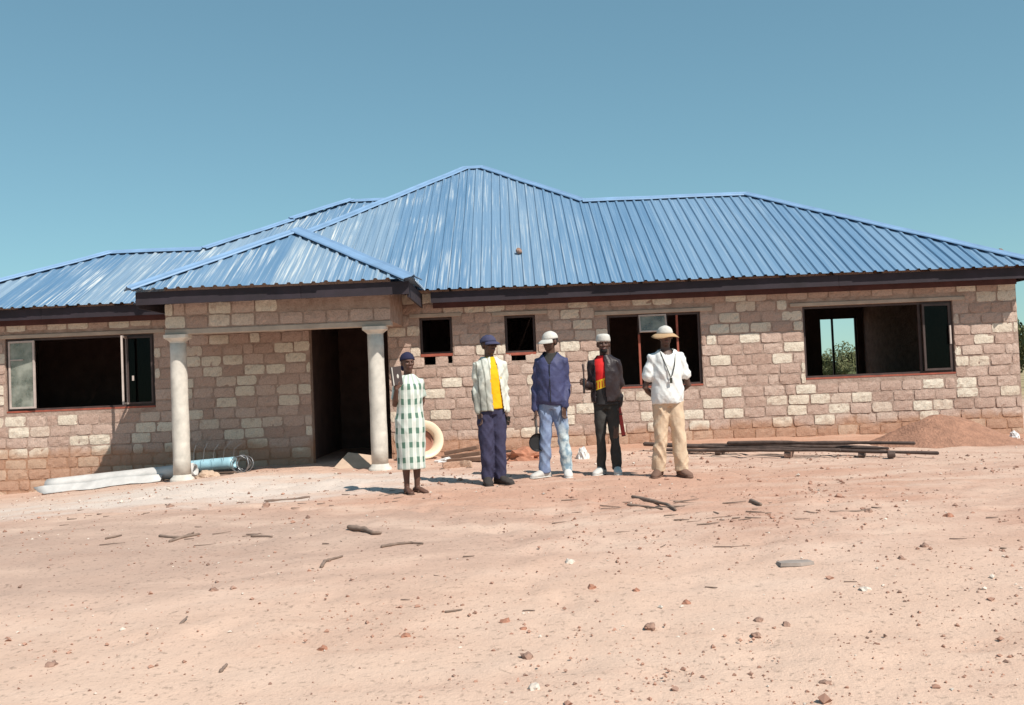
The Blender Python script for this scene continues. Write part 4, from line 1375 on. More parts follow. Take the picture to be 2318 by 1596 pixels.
# --- man in white cap, navy jacket, faded jeans, holding a black pan
H3 = 1.76
l3 = spot(1258, 1080, 11.9)
r3 = R(-10)
root, J = person('man in white peaked cap, zipped navy jacket and two-tone faded jeans', l3, H3, r3, R(-32),
    [(-0.135, 0.0, R(-42)), (0.150, -0.03, R(10))],
    [(-0.140, (-0.195, 0.02, 1.10), (-0.205, -0.03, 0.82), (0.0, -0.05, -1), (0.4, -1, 0), 0.9),
     (0.140, (0.175, 0.03, 1.10), (0.150, -0.06, 0.85), (-0.12, -0.12, -1), (-0.6, -1, 0), -0.45)], M['skin_a'], 1.02)
trousers(root, J, M['jeans'], 0.016, 0.072, 4.0)
top(root, J, 'shirt', M['dark_jeans'], 0.90, 0.008, 0, 0.010, amp=0.003)
top(root, J, 'jacket', M['navy_jacket'], 0.87, 0.032, 0.97, 0.019, seed=6.0, amp=0.014, hem=(0.152, 0.126), neck=0.848,
    front=lambda p: p.y < 0.0 and p.z > 1.37 and abs(p.x + 0.005) < 0.008 + (p.z - 1.37) * 0.62)
shoes(root, J, M['white_shoe'], None, 1.08)
hair(root, J)
bm = bmesh.new()
tube(bm, [(0.0, -0.152, 0.90), (0.0, -0.160, 1.1), (0.0, -0.150, 1.3), (0.0, -0.138, 1.36)], 0.005, 6)
obj('zip', bm, M['black_plastic'], root)
c_ = dome(root, J, 'cap', M['white_cap'], (0, 0.012, 0.030), 0.087, 0.105, 0.090, 0.030, tilt=R(6))
brim(c_, J, M['white_cap'], (0, 0.012), 0.080, 0.098, 0.030, 0.088, R(-62), R(62), 0.034, tilt=R(6))
pp = held(l3, r3, (-0.205, -0.055, 0.43))
t = empty('frying_pan', pp, R(-10))
tag(t, 'round black pan hanging from the hand of the man in navy jacket', 'pan')
bm = bmesh.new()
Mp = Matrix.Rotation(R(28), 4, 'Z') @ Matrix.Rotation(R(90), 4, 'X')
pr = [(0.0, 0.0), (0.085, 0.0), (0.108, 0.035), (0.112, 0.035), (0.089, -0.006), (0.0, -0.006)]
vv = [[bm.verts.new(Mp @ V(r * math.cos(i * math.pi / 14), r * math.sin(i * math.pi / 14), z)) for i in range(28)] if r else [bm.verts.new(Mp @ V(0, 0, z))] for r, z in pr]
for a, b in zip(vv, vv[1:]):
    for i in range(28):
        if len(a) == 1: bm.faces.new((a[0], b[i], b[(i + 1) % 28]))
        elif len(b) == 1: bm.faces.new((a[i], a[(i + 1) % 28], b[0]))
        else: bm.faces.new((a[i], a[(i + 1) % 28], b[(i + 1) % 28], b[i]))
obj('bowl', bm, M['black_plastic'], t, smooth=False)
bm = bmesh.new()
tube(bm, [(0.0, 0, 0.10), (0.005, 0.0, 0.18), (0.0, 0.0, 0.27), (-0.002, 0, 0.34)], [0.016, 0.013, 0.014, 0.012], 8)
obj('handle', bm, simple('pan_handle', (0.10, 0.09, 0.085), 0.6, 0.3, 8, 0), t, smooth=True)

# --- man in black leather jacket and red polo shirt, rod in one hand, red bar in the other
H4 = 1.69
l4 = spot(1379, 1074, 11.9)
r4 = R(-6)
root, J = person('man in white brimless cap and black leather jacket open over red shirt', l4, H4, r4, R(4),
    [(-0.09, 0.0, R(-24)), (0.10, -0.01, R(4))],
    [(-0.138, (-0.178, 0.02, 1.06), (-0.225, -0.17, 1.10), (-0.25, -0.95, 0.25), (0.3, 0, 1), 1.15),
     (0.138, (0.175, 0.05, 1.07), (0.140, 0.02, 0.83), (0.0, -0.05, -1), (-0.3, -1, 0), -0.9)], M['skin_a'], 0.95)
top(root, J, 'shirt', M['polo'], 0.84, 0.013, 0, 0.010, amp=0.004)
trousers(root, J, M['dark_jeans'], 0.006, 0.058, 7.0, knee=0.060)
top(root, J, 'jacket', M['leather'], 0.88, 0.030, 0.97, 0.018, seed=9.0, amp=0.012,
    front=lambda p: p.y < -0.02 and p.z < 1.44 and -0.110 < p.x < -0.005 + 0.02 * (1.4 - p.z))
shoes(root, J, M['white_shoe'], None, 1.02)
hair(root, J)
bm = bmesh.new()
ellipsoid(bm, (0, -0.052, -0.082), 0.046, 0.044, 0.040, J['Hd'])
obj('beard', bm, M['hair'], root, smooth=True)
bm = bmesh.new()
loft(bm, [(V(0, 0.012, z), V(a, 0, 0), V(0, b, 0)) for z, a, b in ((0.026, 0.090, 0.108), (0.05, 0.092, 0.110), (0.085, 0.088, 0.106), (0.112, 0.080, 0.098), (0.125, 0.060, 0.075), (0.13, 0.02, 0.03))], 22)
for v in bm.verts: v.co = J['Hd'] @ v.co
obj('cap', bm, M['white_cap'], root, smooth=True)
pp = held(l4, r4, (-0.245, -0.262, 1.13))
t = empty('short_rod', pp, 0)
tag(t, 'short dark rod held upright by the man in black leather jacket', 'rod')
bm = bmesh.new()
tube(bm, [(-0.004, 0, -0.13), (0.0, 0, 0.03)], 0.0125, 8)
obj('grip', bm, M['black_plastic'], t, smooth=True)
bm = bmesh.new()
tube(bm, [(0.0, 0, 0.03), (0.0, 0, 0.12), (-0.006, 0, 0.20)], [0.009, 0.009, 0.014], 8)
obj('shank', bm, M['steel'], t, smooth=True)
pp = held(l4, r4, (0.160, 0.005, 0.74))
t = empty('red_bar', pp, R(-6))
tag(t, 'long red bar carried beside the leg of the man in leather jacket', 'bar')
Mb = Matrix.Rotation(R(-7), 4, 'Y')
M['red'] = simple('red_paint', (0.38, 0.022, 0.018), 0.45, 0.15, 6, 0)
bm = bmesh.new(); box(bm, -0.024, 0.024, -0.012, 0.012, -0.28, 0.25, Mb)
bmesh.ops.bevel(bm, geom=bm.edges[:], offset=0.004, segments=1, affect='EDGES')
obj('bar_body', bm, M['red'], t)
for z in (-0.288, 0.25):
    bm = bmesh.new(); box(bm, -0.026, 0.026, -0.014, 0.014, z, z + 0.008, Mb)
    obj('end_cap', bm, M['black_plastic'], t)

# --- man in white tee and wide hat, hands behind his back
H5 = 1.73
l5 = spot(1520, 1079, 11.3)
r5 = R(6)
root, J = person('man in wide-brimmed hat, white T-shirt, dark neck cord and khaki trousers', l5, H5, r5, R(-4),
    [(-0.125, 0.06, R(-30)), (0.130, -0.02, R(12))],
    [(-0.145, (-0.250, 0.04, 1.03), (-0.13, 0.180, 0.93), (0.8, 0.1, -0.3), (0, 0.2, 1), 0.5),
     (0.145, (0.262, 0.04, 1.04), (0.13, 0.185, 0.95), (-0.8, 0.1, -0.3), (0, 0.2, 1), 0.5)], M['skin_a'], 1.05)
trousers(root, J, M['khaki'], 0.024, 0.084, 11.0, zc=0.075)
top(root, J, 'shirt', M['white_tee'], 0.845, 0.034, 0.13, 0.022, seed=5.0, amp=0.013, hem=(0.176, 0.142), neck=0.836,
    front=lambda p: p.y < 0.02 and p.z > 1.37 and p.x ** 2 + (p.z - 1.475) ** 2 < 0.075 ** 2)
shoes(root, J, M['brown_shoe'], None, 1.05)
hair(root, J)
c_ = dome(root, J, 'hat', M['white_cap'], (0, 0.012, 0.034), 0.089, 0.106, 0.088, 0.030, tilt=R(4))
brim(c_, J, M['straw'], (0, 0.012), 0.086, 0.102, 0.034, 0.072, 0, 2 * math.pi, 0.034, 0.010, 'brim', R(4))
bm = bmesh.new()
tube(bm, [(-0.085, -0.02, 1.470), (-0.078, -0.105, 1.40), (-0.045, -0.165, 1.27), (-0.012, -0.174, 1.17), (0.0, -0.176, 1.14), (0.02, -0.174, 1.17), (0.055, -0.160, 1.28), (0.082, -0.100, 1.40), (0.085, -0.02, 1.470)], 0.0055, 6)
box(bm, -0.014, 0.014, -0.186, -0.176, 1.075, 1.135)
obj('neck_cord', bm, M['cord'], root)

# ------------------------------------------------------------------ things lying about
M['sheet_w'] = simple('pale_sheet', (0.55, 0.53, 0.51), 0.6, 0.16, 5, 0.2)
M['sheet_b'] = simple('light_blue_sheet', (0.30, 0.50, 0.58), 0.4, 0.15, 5, 0.2)
M['wire'] = simple('galvanised_strip', (0.32, 0.33, 0.35), 0.35, 0.3, 9, 0, metal=0.7)
M['pole'] = simple('dark_gum_pole', (0.085, 0.056, 0.046), 0.9, 0.35, 9, 0.6, 0.006, 40)
M['stick'] = simple('grey_brown_stick', (0.20, 0.14, 0.11), 0.9, 0.3, 12, 0.5)
M['stone'] = simple('brown_stone', (0.27, 0.165, 0.125), 0.95, 0.3, 14, 0.5, 0.01, 40)
M['palestone'] = simple('pale_stone', (0.58, 0.50, 0.43), 0.95, 0.2, 14, 0.5, 0.01, 40)
M['soil'] = simple('red_soil', (0.34, 0.175, 0.115), 0.97, 0.22, 7, 1.0, 0.03, 26)
M['basin'] = simple('cream_plastic', (0.72, 0.58, 0.42), 0.45, 0.08, 4, 0)
M['basin_in'] = simple('reddish_basin_inside', (0.34, 0.15, 0.10), 0.7, 0.15, 4, 0)
M['board'] = simple('tan_board', (0.48, 0.35, 0.26), 0.9, 0.12, 6, 0.3)
M['orange'] = simple('orange_cloth', (0.38, 0.165, 0.10), 0.9, 0.25, 8, 0.6, 0.01, 22)
M['white_bag'] = simple('white_plastic_bag', (0.66, 0.64, 0.62), 0.5, 0.08, 8, 0.5, 0.01, 20)

def rolled(name, A, B, r, mat, label, seed, turns=2.3, flat=0.85):
    A, B = Vector(A), Vector(B)
    t_ = (B - A).normalized()
    up = Vector((0, 0, 1)); sd_ = t_.cross(up).normalized(); up = sd_.cross(t_)
    root = empty(name, A)
    tag(root, label, 'rolled sheet')
    bm = bmesh.new()
    n, m = 44, 12
    rows = []
    for j in range(m + 1):
        q = j / m
        p = (B - A) * q
        row = []
        for i in range(n + 1):
            a = turns * 2 * math.pi * i / n
            rad = r * (0.62 + 0.38 * i / n) * (1 + 0.05 * noise.noise((q * 5 + seed, a * 0.7, 0)))
            row.append(bm.verts.new(p + sd_ * math.cos(a) * rad + up * (math.sin(a) * rad * flat)))
        rows.append(row)
    for r0, r1 in zip(rows, rows[1:]):
        for i in range(n): bm.faces.new((r0[i], r0[i + 1], r1[i + 1], r1[i]))
    o = obj('sheet', bm, mat, root, smooth=True, recalc=False)
    md = o.modifiers.new('t', 'SOLIDIFY'); md.thickness = 0.004; md.offset = 0
    return root, t_, sd_, up
def gz(x, y, dz=0): return (x, y, G(x, y) + dz)
A = at(110, 1097, 14.95); B = at(445, 1062, 14.8)
rt_, *_ = rolled('white_sheet_roll', gz(A.x, 14.95, 0.13), gz(B.x, 14.75, 0.12), 0.125, M['sheet_w'], 'long white rolled sheet lying on the ground behind the left column', 1)
# loose outer flap of the white roll, spread on the ground in front
bm = bmesh.new()
rows = []
for j in range(13):
    q = j / 12
    x = A.x + 0.05 + (B.x - A.x - 0.5) * q
    y = 14.95 - 0.2 * q
    row = []
    for i in range(7):
        w = i / 6
        yy = y - 0.12 - 0.14 * w
        row.append(bm.verts.new(V(x - 0.22 * (1 - q) * (1 - w), yy, G(x, yy) + 0.10 * (1 - w) ** 2 + 0.012 + 0.01 * noise.noise((q * 6, w * 2, 0))) - rt_.location))
    rows.append(row)
for r0, r1 in zip(rows, rows[1:]):
    for i in range(6): bm.faces.new((r0[i], r0[i + 1], r1[i + 1], r1[i]))
o = obj('flap', bm, M['sheet_w'], rt_, smooth=True)
md = o.modifiers.new('t', 'SOLIDIFY'); md.thickness = 0.004
A2 = at(398, 1070, 15.0); B2 = at(532, 1058, 14.85)
rolled('blue_sheet_roll', gz(A2.x, 15.0, 0.16), gz(B2.x, 14.85, 0.15), 0.10, M['sheet_b'], 'light blue rolled sheet lying right of the left column', 4, 2.6, 0.95)
c0 = at(549, 1055, 14.7)
t = empty('strap_coil', gz(c0.x, 14.7, 0.13))
tag(t, 'tangled coil of shiny metal strip at the end of the blue roll', 'metal coil')
rs_ = random.Random(5)
for k in range(5):
    bm = bmesh.new()
    tl = Matrix.Rotation(rs_.uniform(-0.6, 0.6), 4, 'Z') @ Matrix.Rotation(rs_.uniform(-0.5, 0.5), 4, 'X')
    rr2 = rs_.uniform(0.10, 0.135)
    pts = [tl @ V(rr2 * math.cos(a * 0.42) + 0.02 * (k - 2), (k - 2) * 0.012, rr2 * math.sin(a * 0.42)) for a in range(16)]
    tube(bm, pts, 0.013, 6, flat=0.3, ref=(0, 1, 0))
    obj('strip', bm, M['wire'], t, smooth=True)
for k in range(5):
    bm = bmesh.new()
    x = -0.75 + 0.15 * k
    tube(bm, [(x, 0.05, 0.05), (x + 0.02, 0.05, 0.22), (x + 0.05 + 0.02 * k, 0.05, 0.30 + 0.02 * (k % 2))], 0.003, 5)
    obj('loose_wire', bm, M['wire'], t)

# board propped in the doorway
pb = at(803, 1052, 14.75)
t = tag(empty('board', gz(pb.x, 14.75, 0.075), R(-4)), 'broken tan board lying tilted in the doorway beside the right column', 'board')
bm = bmesh.new()
Mb = Matrix.Rotation(R(7), 4, 'Y') @ Matrix.Rotation(R(30), 4, 'X')
pts = [(-0.27, -0.20), (-0.13, -0.205), (-0.10, -0.235), (0.18, -0.245), (0.20, -0.225), (0.25, -0.23), (0.285, 0.02), (0.255, 0.21), (-0.16, 0.235)]
lo = [bm.verts.new(Mb @ V(x, y, 0)) for x, y in pts]; hi = [bm.verts.new(Mb @ V(x, y, 0.022)) for x, y in pts]
bm.faces.new(lo[::-1]); bm.faces.new(hi)
for i in range(len(pts)): bm.faces.new((lo[i], lo[(i + 1) % len(pts)], hi[(i + 1) % len(pts)], hi[i]))
obj('panel', bm, M['board'], t)

# cream basin leaning on the wall
pb = at(961, 1000, 15.55)
t = tag(empty('basin', gz(pb.x, 15.55, 0.315)), 'big round cream basin leaning on the wall behind the woman', 'basin')
bm = bmesh.new()
Mb = Matrix.Rotation(R(20), 4, 'Z') @ Matrix.Rotation(R(74), 4, 'X')
pr = [(0.155, -0.16), (0.175, -0.10), (0.20, -0.03), (0.30, 0.0), (0.315, -0.004), (0.312, -0.014), (0.21, -0.04), (0.18, -0.165), (0.0, -0.172)]
def spin(bm, pr, Mx, n=36):
    vv = [[bm.verts.new(Mx @ V(r * math.cos(i * 2 * math.pi / n), r * math.sin(i * 2 * math.pi / n), z)) for i in range(n)] if r else [bm.verts.new(Mx @ V(0, 0, z))] for r, z in pr]
    for a, b in zip(vv, vv[1:]):
        for i in range(n):
            if len(a) == 1: bm.faces.new((a[0], b[i], b[(i + 1) % n]))
            elif len(b) == 1: bm.faces.new((a[i], a[(i + 1) % n], b[0]))
            else: bm.faces.new((a[i], a[(i + 1) % n], b[(i + 1) % n], b[i]))
spin(bm, pr, Mb)
obj('rim', bm, M['basin'], t, smooth=True)
bm = bmesh.new(); spin(bm, [(0.0, -0.155), (0.154, -0.155), (0.172, -0.10), (0.172, -0.165), (0.0, -0.165)], Mb)
obj('inside', bm, M['basin_in'], t, smooth=True)

def stick_bm(pts, r0, r1, seed, knots=0.25):
    bm = bmesh.new()
    rs = random.Random(seed)
    pts = [Vector(p) for p in pts]
    n = max(5, len(pts) * 3)
    out = []
    for i in range(n + 1):
        q = i / n * (len(pts) - 1)
        k = min(len(pts) - 2, int(q))
        out.append(pts[k].lerp(pts[k + 1], q - k))
    tube(bm, out, [(r0 + (r1 - r0) * i / n) * (1 + rs.uniform(-knots, knots)) for i in range(n + 1)], 7)
    return bm
# poles stacked on offcut blocks
PA = [(1460, 1007, 14.9), (1500, 1010, 14.7), (1545, 1012, 14.5), (1590, 1008, 14.4), (1480, 1013, 14.35), (1650, 1012, 14.0)]
PB = [(1985, 1014, 13.0), (2122, 1028, 12.25), (1945, 1013, 13.1), (2010, 1020, 12.75), (1900, 1022, 12.9), (2070, 1022, 12.6)]
LBL = ['dark pole at the back of the pole pile by the wall', 'longest dark pole, sticking out furthest right of the pile', 'dark pole second from the back of the pile', 'dark pole in the middle of the pile', 'dark pole at the front of the pile', 'dark pole lying on top of the pile']
for i, (a, b) in enumerate(zip(PA, PB)):
    p, q = at(*a), at(*b)
    h = 0.105 + (0.05 if i == 5 else 0) + 0.01 * (i % 2)
    p.z, q.z = G(p.x, p.y) + h, G(q.x, q.y) + h
    if i == 1: q.z -= 0.05
    rp = random.Random(i + 50)
    md = [p.lerp(q, t_) - p + V(0, rp.uniform(-0.06, 0.06), rp.uniform(-0.022, 0.014)) for t_ in (0.25, 0.5, 0.75)]
    bm = stick_bm([V(0, 0, 0), *md, q - p], 0.029, 0.022, i, 0.2)
    tag(obj('pole', bm, M['pole'], None, p, smooth=True), LBL[i], 'pole', 'poles stacked by the wall')
SUPX = [(1635, 1018, 14.15), (1790, 1027, 13.45), (1955, 1026, 12.95), (2022, 1033, 12.55)]
for i, a in enumerate(SUPX):
    p = at(*a)
    bm = block_bm(40 + i, 0.22, 0.08)
    for v in bm.verts: v.co.y *= 1.9
    o = obj('support_block', bm, M['pole'] if i != 1 else M['stone'], None, (p.x, p.y - 0.06, G(p.x, p.y) + 0.045))
    o.rotation_euler = (0, 0, R(58 + i * 5))
    tag(o, ('leftmost', 'second', 'third', 'rightmost')[i] + ' dark block propping up the pole pile' + ('' if i in (0, 3) else ' counted from left'), 'block', 'blocks under the pole pile')

# heap of red soil
ph = at(2150, 985, 14.55)
bm = bmesh.new()
n, m = 60, 18
rows = []
for j in range(m + 1):
    q = j / m
    row = []
    for i in range(n):
        a = i * 2 * math.pi / n
        rx = 1.3 * q * (1 + 0.12 * noise.noise((math.cos(a) * 1.3, math.sin(a) * 1.3, 2)))
        x, y = rx * math.cos(a), rx * 0.78 * math.sin(a)
        z = 0.41 * (1 - sm(0, 1, q)) ** 0.9 + 0.06 * noise.noise((x * 2.6, y * 2.6, 1)) * (1 - q) + 0.022 * noise.noise((x * 14, y * 14, 1)) * (1 - q * 0.8)
        row.append(bm.verts.new((x, y, z - 0.02 * q + G(ph.x + x, 14.7 + y, False) - G(ph.x, 14.7, False))))
    rows.append(row)
for r0, r1 in zip(rows, rows[1:]):
    for i in range(n):
        if r0 is not rows[0]: bm.faces.new((r0[i], r0[(i + 1) % n], r1[(i + 1) % n], r1[i]))
        else: bm.faces.new((r0[0], r1[i], r1[(i + 1) % n])) if False else bm.faces.new((r0[i], r0[(i + 1) % n], r1[(i + 1) % n], r1[i]))
bmesh.ops.remove_doubles(bm, verts=bm.verts, dist=1e-4)
tag(obj('soil_heap', bm, M['soil'], None, (ph.x, 14.72, G(ph.x, 14.72) + 0.0), smooth=True), 'low heap of red soil against the right end of the wall', 'soil heap')

# rubbish at the foot of the wall between the people
def lump(name, px, py, Y, rx, ry, rz, mat, label, cat, seed, rough=0.3, sub=3, group=None, dz=0.0):
    p = at(px, py, Y)
    bm = bmesh.new()
    bmesh.ops.create_icosphere(bm, subdivisions=sub, radius=1)
    for v in bm.verts:
        d = v.co.normalized()
        k = 1 + rough * noise.noise(d * 1.7 + V(seed, 0, 0)) + rough * 0.6 * noise.noise(d * 4 + V(0, seed, 0))
        v.co = V(d.x * rx * k, d.y * ry * k, max(-0.3, d.z) * rz * k)
    o = obj(name, bm, mat, None, (p.x, Y, G(p.x, Y) + rz * 0.22 + dz))
    return tag(o, label, cat, group)
lump('orange_cloth', 1182, 1040, 14.6, 0.29, 0.17, 0.13, M['orange'], 'crumpled orange-brown cloth on the ground between the two men', 'cloth', 3, 0.6)
lump('white_bag', 1319, 1022, 14.6, 0.085, 0.08, 0.13, M['white_bag'], 'small white plastic bag on the ground near the black-jacket man', 'plastic bag', 8, 0.45)
lump('white_scrap', 1012, 1026, 14.9, 0.16, 0.05, 0.05, M['white_bag'], 'torn white paper scrap lying near the cream basin', 'paper scrap', 11, 0.6)
lump('white_scrap', 2296, 990, 15.1, 0.07, 0.07, 0.09, M['white_bag'], 'white plastic scrap at the right corner of the house', 'plastic scrap', 15, 0.5)
PL_ = [((1008, 1018, 15.2), (1082, 1009, 15.1), 0.028, 0.17, 'slanting brown plank end on top of the plank pile'), ((1003, 1032, 15.0), (1090, 1024, 14.8), 0.03, 0.10, 'brown plank in the middle of the plank pile by the wall'),
       ((1015, 1040, 14.7), (1092, 1036, 14.5), 0.03, 0.05, 'brown plank at the front of the plank pile by the wall'), ((1085, 1022, 14.9), (1205, 1018, 14.8), 0.022, 0.14, 'dark thin pole lying behind the man with yellow shirt')]
for i, (a, b, r, h, lb) in enumerate(PL_):
    p, q = at(*a), at(*b)
    p.z, q.z = G(p.x, p.y) + h * 0.6, G(q.x, q.y) + h
    d = q - p
    bm = bmesh.new()
    if i < 3:
        Mx = d.to_track_quat('X', 'Z').to_matrix().to_4x4()
        box(bm, 0, d.length, -0.075, 0.075, -r, r, Mx)
        bmesh.ops.bevel(bm, geom=bm.edges[:], offset=0.006, segments=1, affect='EDGES')
    else:
        bm.free(); bm = stick_bm([V(0, 0, 0), d], r, r * 0.8, 77)
    tag(obj('plank' if i < 3 else 'pole', bm, M['timber'] if i < 3 else M['pole'], None, p), lb, 'plank' if i < 3 else 'pole', 'timber lying by the wall')
for i, (px, py, Y) in enumerate(((1022, 1050, 13.9), (1048, 1047, 14.0))):
    p = at(px, py, Y)
    o = obj('loose_block', block_bm(60 + i, 0.24, 0.10), M['block'], None, (p.x, Y, G(p.x, Y) + 0.04))
    o.rotation_euler = (0, 0, R(15 - 40 * i))
    tag(o, ('half buried loose block below the cream basin', 'loose block in front of the plank pile')[i], 'block')
pr_ = at(470, 1082, 14.4)
lump('rubble_lump', 470, 1082, 14.42, 0.15, 0.11, 0.085, M['board'], 'tan lump of rubble just right of the left column base', 'rubble', 5, 0.4)

# sticks on the open ground
STK = [([(790, 1198), (825, 1203), (845, 1212), (862, 1211)], 0.026, 0.014, 'thick dark stick lying in the red sand left of centre'),
       ([(362, 1216), (405, 1221), (450, 1212)], 0.016, 0.010, 'long thin branch on the pale sand before the left column'),
       ([(385, 1228), (412, 1220), (438, 1208)], 0.012, 0.008, 'short twig crossing the long branch before the left column'),
       ([(570, 1216), (595, 1217), (616, 1218)], 0.014, 0.008, 'straight twig left of the thick dark stick'),
       ([(865, 1241), (900, 1234), (930, 1232), (957, 1233)], 0.014, 0.007, 'curved thin twig right below the thick dark stick'),
       ([(728, 1286), (735, 1274), (752, 1268), (775, 1262)], 0.013, 0.007, 'bent twig with a hooked end left of centre'),
       ([(1432, 1128), (1475, 1138), (1510, 1146), (1530, 1158)], 0.022, 0.012, 'dark root piece in front of the man in white shirt'),
       ([(1422, 1146), (1465, 1150), (1500, 1155)], 0.014, 0.008, 'thin root below the dark root piece'),
       ([(1700, 1138), (1722, 1146)], 0.022, 0.014, 'stubby dark stick right of the roots'),
       ([(1880, 1160), (1935, 1160), (1968, 1158)], 0.008, 0.014, 'thin pale-grey stick on the right side of the yard'),
       ([(409, 1417), (424, 1399)], 0.010, 0.006, 'short upright-pointing twig in the left foreground'),
       ([(500, 1524), (513, 1508)], 0.010, 0.006, 'short slanting twig near the bottom left edge'),
       ([(600, 1136), (660, 1132), (700, 1126)], 0.012, 0.010, 'thin stick at the edge of the cement dust before the porch'),
       ([(240, 1222), (275, 1214)], 0.012, 0.007, 'small twig on the far left pale sand')]
for i, (pp_, r0, r1, lb) in enumerate(STK):
    pts = [on_ground(*p) for p in pp_]
    o = pts[0].copy()
    w = [V(p.x - o.x, p.y - o.y, G(p.x, p.y) + r0 * 0.7 - o.z) for p in pts]
    tag(obj('stick', stick_bm(w, r0, r1, 200 + i), M['stick'], None, o, smooth=True), lb, 'stick', 'sticks lying on the sand')

# single stones
STN = [(1473, 1420, 0.052, 0, 'pointed dark stone right of centre in the foreground'), (1193, 1490, 0.060, 0, 'dark jagged stone near the bottom centre'), (1210, 1560, 0.050, 1, 'pale stone with dark underside at the bottom centre'),
       (1290, 1274, 0.060, 1, 'flat white stone alone in the middle of the yard'), (483, 1338, 0.048, 0, 'single dark stone in the left middle of the yard'), (1717, 1406, 0.045, 0, 'dark stone above two smaller ones, right foreground'),
       (1780, 1417, 0.042, 0, 'brown rounded stone right of the dark stone, right foreground'), (1712, 1440, 0.040, 0, 'small dark stone lowest of three, right foreground'), (1957, 1337, 0.055, 1, 'pale stone casting a shadow in the right middle'),
       (1868, 1548, 0.040, 0, 'small brown stone near the bottom right'), (2093, 1238, 0.050, 0, 'dark flat stone far right in the middle distance'), (2040, 1266, 0.045, 0, 'dark stone left of the far right flat stone'),
       (1555, 1366, 0.042, 2, 'reddish stone left of the pointed dark stone'), (1340, 1331, 0.050, 2, 'reddish stone below the flat white stone'), (918, 1442, 0.045, 2, 'reddish-brown stone left of the bottom centre'), (1145, 1408, 0.045, 2, 'brown stone left of the pointed stone in centre foreground'),
       (730, 1470, 0.044, 2, 'brown stone below the left middle of the yard'), (118, 1507, 0.05, 0, 'flat dark stone in the bottom left corner'), (603, 1145, 0.075, 0, 'dark clod on the cement dust before the porch'), (385, 1148, 0.07, 0, 'brown clod beside the dusty patch before the left column'),
       (2148, 1170, 0.06, 2, 'reddish stone at the far right under the soil heap'), (1965, 1160, 0.06, 0, 'dark clod at the end of the thin grey stick'), (1185, 1425, 0.035, 2, 'small reddish stone right of the centre foreground'), (1440, 1338, 0.04, 2, 'small brown stone right of the reddish stone in centre')]
SM = ['stone', 'palestone', 'orange']
M['redstone'] = simple('red_stone', (0.34, 0.16, 0.105), 0.95, 0.25, 14, 0.5, 0.01, 40)
SM[2] = 'redstone'
for i, (px, py, r, k, lb) in enumerate(STN):
    p = on_ground(px, py)
    bm = bmesh.new()
    bmesh.ops.create_icosphere(bm, subdivisions=2, radius=1)
    for v in bm.verts:
        d = v.co.normalized()
        q = 1 + 0.55 * noise.noise(d * 1.6 + V(i * 3.1, 0, 0)) + 0.25 * noise.noise(d * 4 + V(i, 0, 0))
        v.co = V(d.x * r * q, d.y * r * q, d.z * r * 0.72 * q) * 0.60
    tag(obj('stone', bm, M[SM[k]], None, (p.x, p.y, p.z + r * 0.06)), lb, 'stone', 'stones lying on the sand')
# grey slate-like scrap and the stone on the roof
p = on_ground(1800, 1278)
bm = bmesh.new()
lo = [(-0.11, -0.05), (0.02, -0.065), (0.12, -0.03), (0.10, 0.05), (-0.03, 0.06), (-0.12, 0.03)]
a = [bm.verts.new((x, y, 0)) for x, y in lo]; b = [bm.verts.new((x * 0.95, y * 0.95, 0.022)) for x, y in lo]
bm.faces.new(a[::-1]); bm.faces.new(b)
for i in range(6): bm.faces.new((a[i], a[(i + 1) % 6], b[(i + 1) % 6], b[i]))
tag(obj('slate_scrap', bm, simple('grey_slate', (0.30, 0.25, 0.22), 0.9, 0.2, 8, 0.3), None, p), 'flat grey scrap lying in the right middle of the yard', 'scrap')
d = ray(1175, 576)
n_ = V(0, -PF, 1)
tt = (V(0, YE, ZE) - V(0, 0, CAMZ)).dot(n_) / d.dot(n_)
p = V(0, 0, CAMZ) + d * tt
bm = bmesh.new()
bmesh.ops.create_icosphere(bm, subdivisions=2, radius=0.055)
for v in bm.verts: v.co *= 1 + 0.4 * noise.noise(v.co * 20)
tag(obj('roof_stone', bm, M['stone'], None, p + V(0, 0, 0.06)), 'single brown stone lying on the blue main roof slope', 'stone')

M['pebble'] = simple('pebble', (0.36, 0.20, 0.145), 0.95, 0.25, 2, 0)
M['pebble_dark'] = simple('dark_pebble', (0.28, 0.17, 0.13), 0.95, 0.25, 2, 0)
# gravel: thousands of pebbles and clods nobody could count
def pebbles(name, cnt, seed, mat, size, label, dens):
    rs = random.Random(seed)
    verts, faces = [], []
    base = [V(0, 0, 1), V(0.9, 0, -0.1), V(-0.3, 0.85, 0), V(-0.5, -0.75, 0.1), V(0.3, -0.2, -0.8), V(0.35, 0.6, 0.5), V(0.2, -0.7, 0.45)]
    fc = [(0, 1, 5), (0, 5, 2), (0, 2, 3), (0, 3, 6), (0, 6, 1), (4, 5, 1), (4, 2, 5), (4, 3, 2), (4, 6, 3), (4, 1, 6)]
    k = 0
    while k < cnt:
        y = 3.6 + 11.4 * rs.random() ** 1.3
        x = rs.uniform(-0.62, 0.62) * y
        if rs.random() > dens(x, y): continue
        k += 1
        r = size * math.exp(rs.gauss(0, 0.55)) * (0.42 + 0.05 * y)
        a = rs.uniform(0, 6.28)
        ca, sa = math.cos(a), math.sin(a)
        z = G(x, y)
        o = len(verts)
        for b in base:
            q = b * r * rs.uniform(0.7, 1.25)
            verts.append((x + q.x * ca - q.y * sa, y + q.x * sa + q.y * ca, z + q.z * 0.7 + r * 0.2))
        faces += [tuple(i + o for i in f) for f in fc]
    me = bpy.data.meshes.new(name)
    me.from_pydata(verts, [], faces)
    tag(link(name, me, mat), label, kind='stuff')
def cluster(x, y, s): return max(0.0, noise.noise((x * 0.55 + s, y * 1.2, s)) + 0.35)
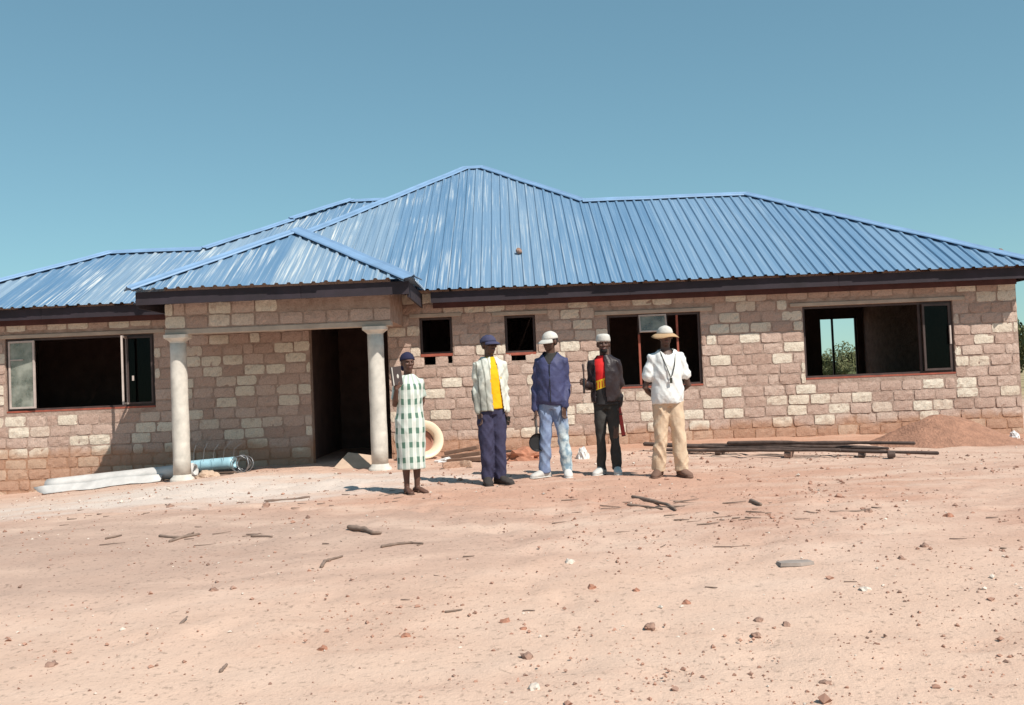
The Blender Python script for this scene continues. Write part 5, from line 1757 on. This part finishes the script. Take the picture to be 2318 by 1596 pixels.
pebbles('gravel', 5200, 1, M['pebble'], 0.0088, 'small reddish pebbles scattered over the sandy yard', lambda x, y: cluster(x, y, 1) * (0.35 + 0.65 * sm(-3, 2, x)))
pebbles('dark_gravel', 1700, 2, M['pebble_dark'], 0.0082, 'small dark brown clods scattered over the sandy yard', lambda x, y: cluster(x, y, 5) * (0.4 + 0.6 * sm(-3, 2, x)))
pebbles('pale_gravel', 1000, 3, M['palestone'], 0.0085, 'small pale chips scattered over the sandy yard', lambda x, y: cluster(x, y, 9) * (0.6 + 0.4 * sm(8, 13, y)))

# dead twigs and root bits too many to count, in the patches the photograph shows
def litter(name, spots, label, seed):
    rs = random.Random(seed)
    bm = bmesh.new()
    for px, py, rx, ry, cnt, ln_ in spots:
        c = on_ground(px, py)
        for k in range(int(cnt * 0.45)):
            x, y = c.x + rs.gauss(0, rx), c.y + rs.gauss(0, ry)
            a = rs.gauss(0.15, 0.5)
            l = ln_ * math.exp(rs.gauss(0, 0.5))
            r = rs.uniform(0.003, 0.007)
            z = G(x, y) + r
            d = V(math.cos(a), math.sin(a), rs.uniform(-0.03, 0.06)) * l
            tube(bm, [V(x, y, z), V(x, y, z) + d * 0.5 + V(0, rs.uniform(-0.12, 0.12) * l, 0.0), V(x, y, z) + d], [r, r * 0.9, r * 0.5], 5, round_ends=False)
    tag(obj(name, bm, M['stick'], None), label, kind='stuff')
litter('twig_litter', [(1490, 1142, 0.30, 0.35, 46, 0.16), (1600, 1170, 0.5, 0.3, 24, 0.08), (410, 1218, 0.30, 0.25, 14, 0.14), (600, 1140, 1.0, 0.4, 26, 0.09), (250, 1180, 0.8, 0.8, 26, 0.08), (950, 1250, 0.9, 0.7, 22, 0.07), (1780, 1160, 1.3, 0.5, 30, 0.07), (1900, 1240, 1.0, 0.6, 26, 0.06), (800, 1130, 0.5, 0.3, 16, 0.07), (1050, 1050, 0.5, 0.4, 20, 0.08), (1250, 1100, 1.5, 0.3, 24, 0.05)], 'dead twigs and root bits scattered in patches over the yard', 31)
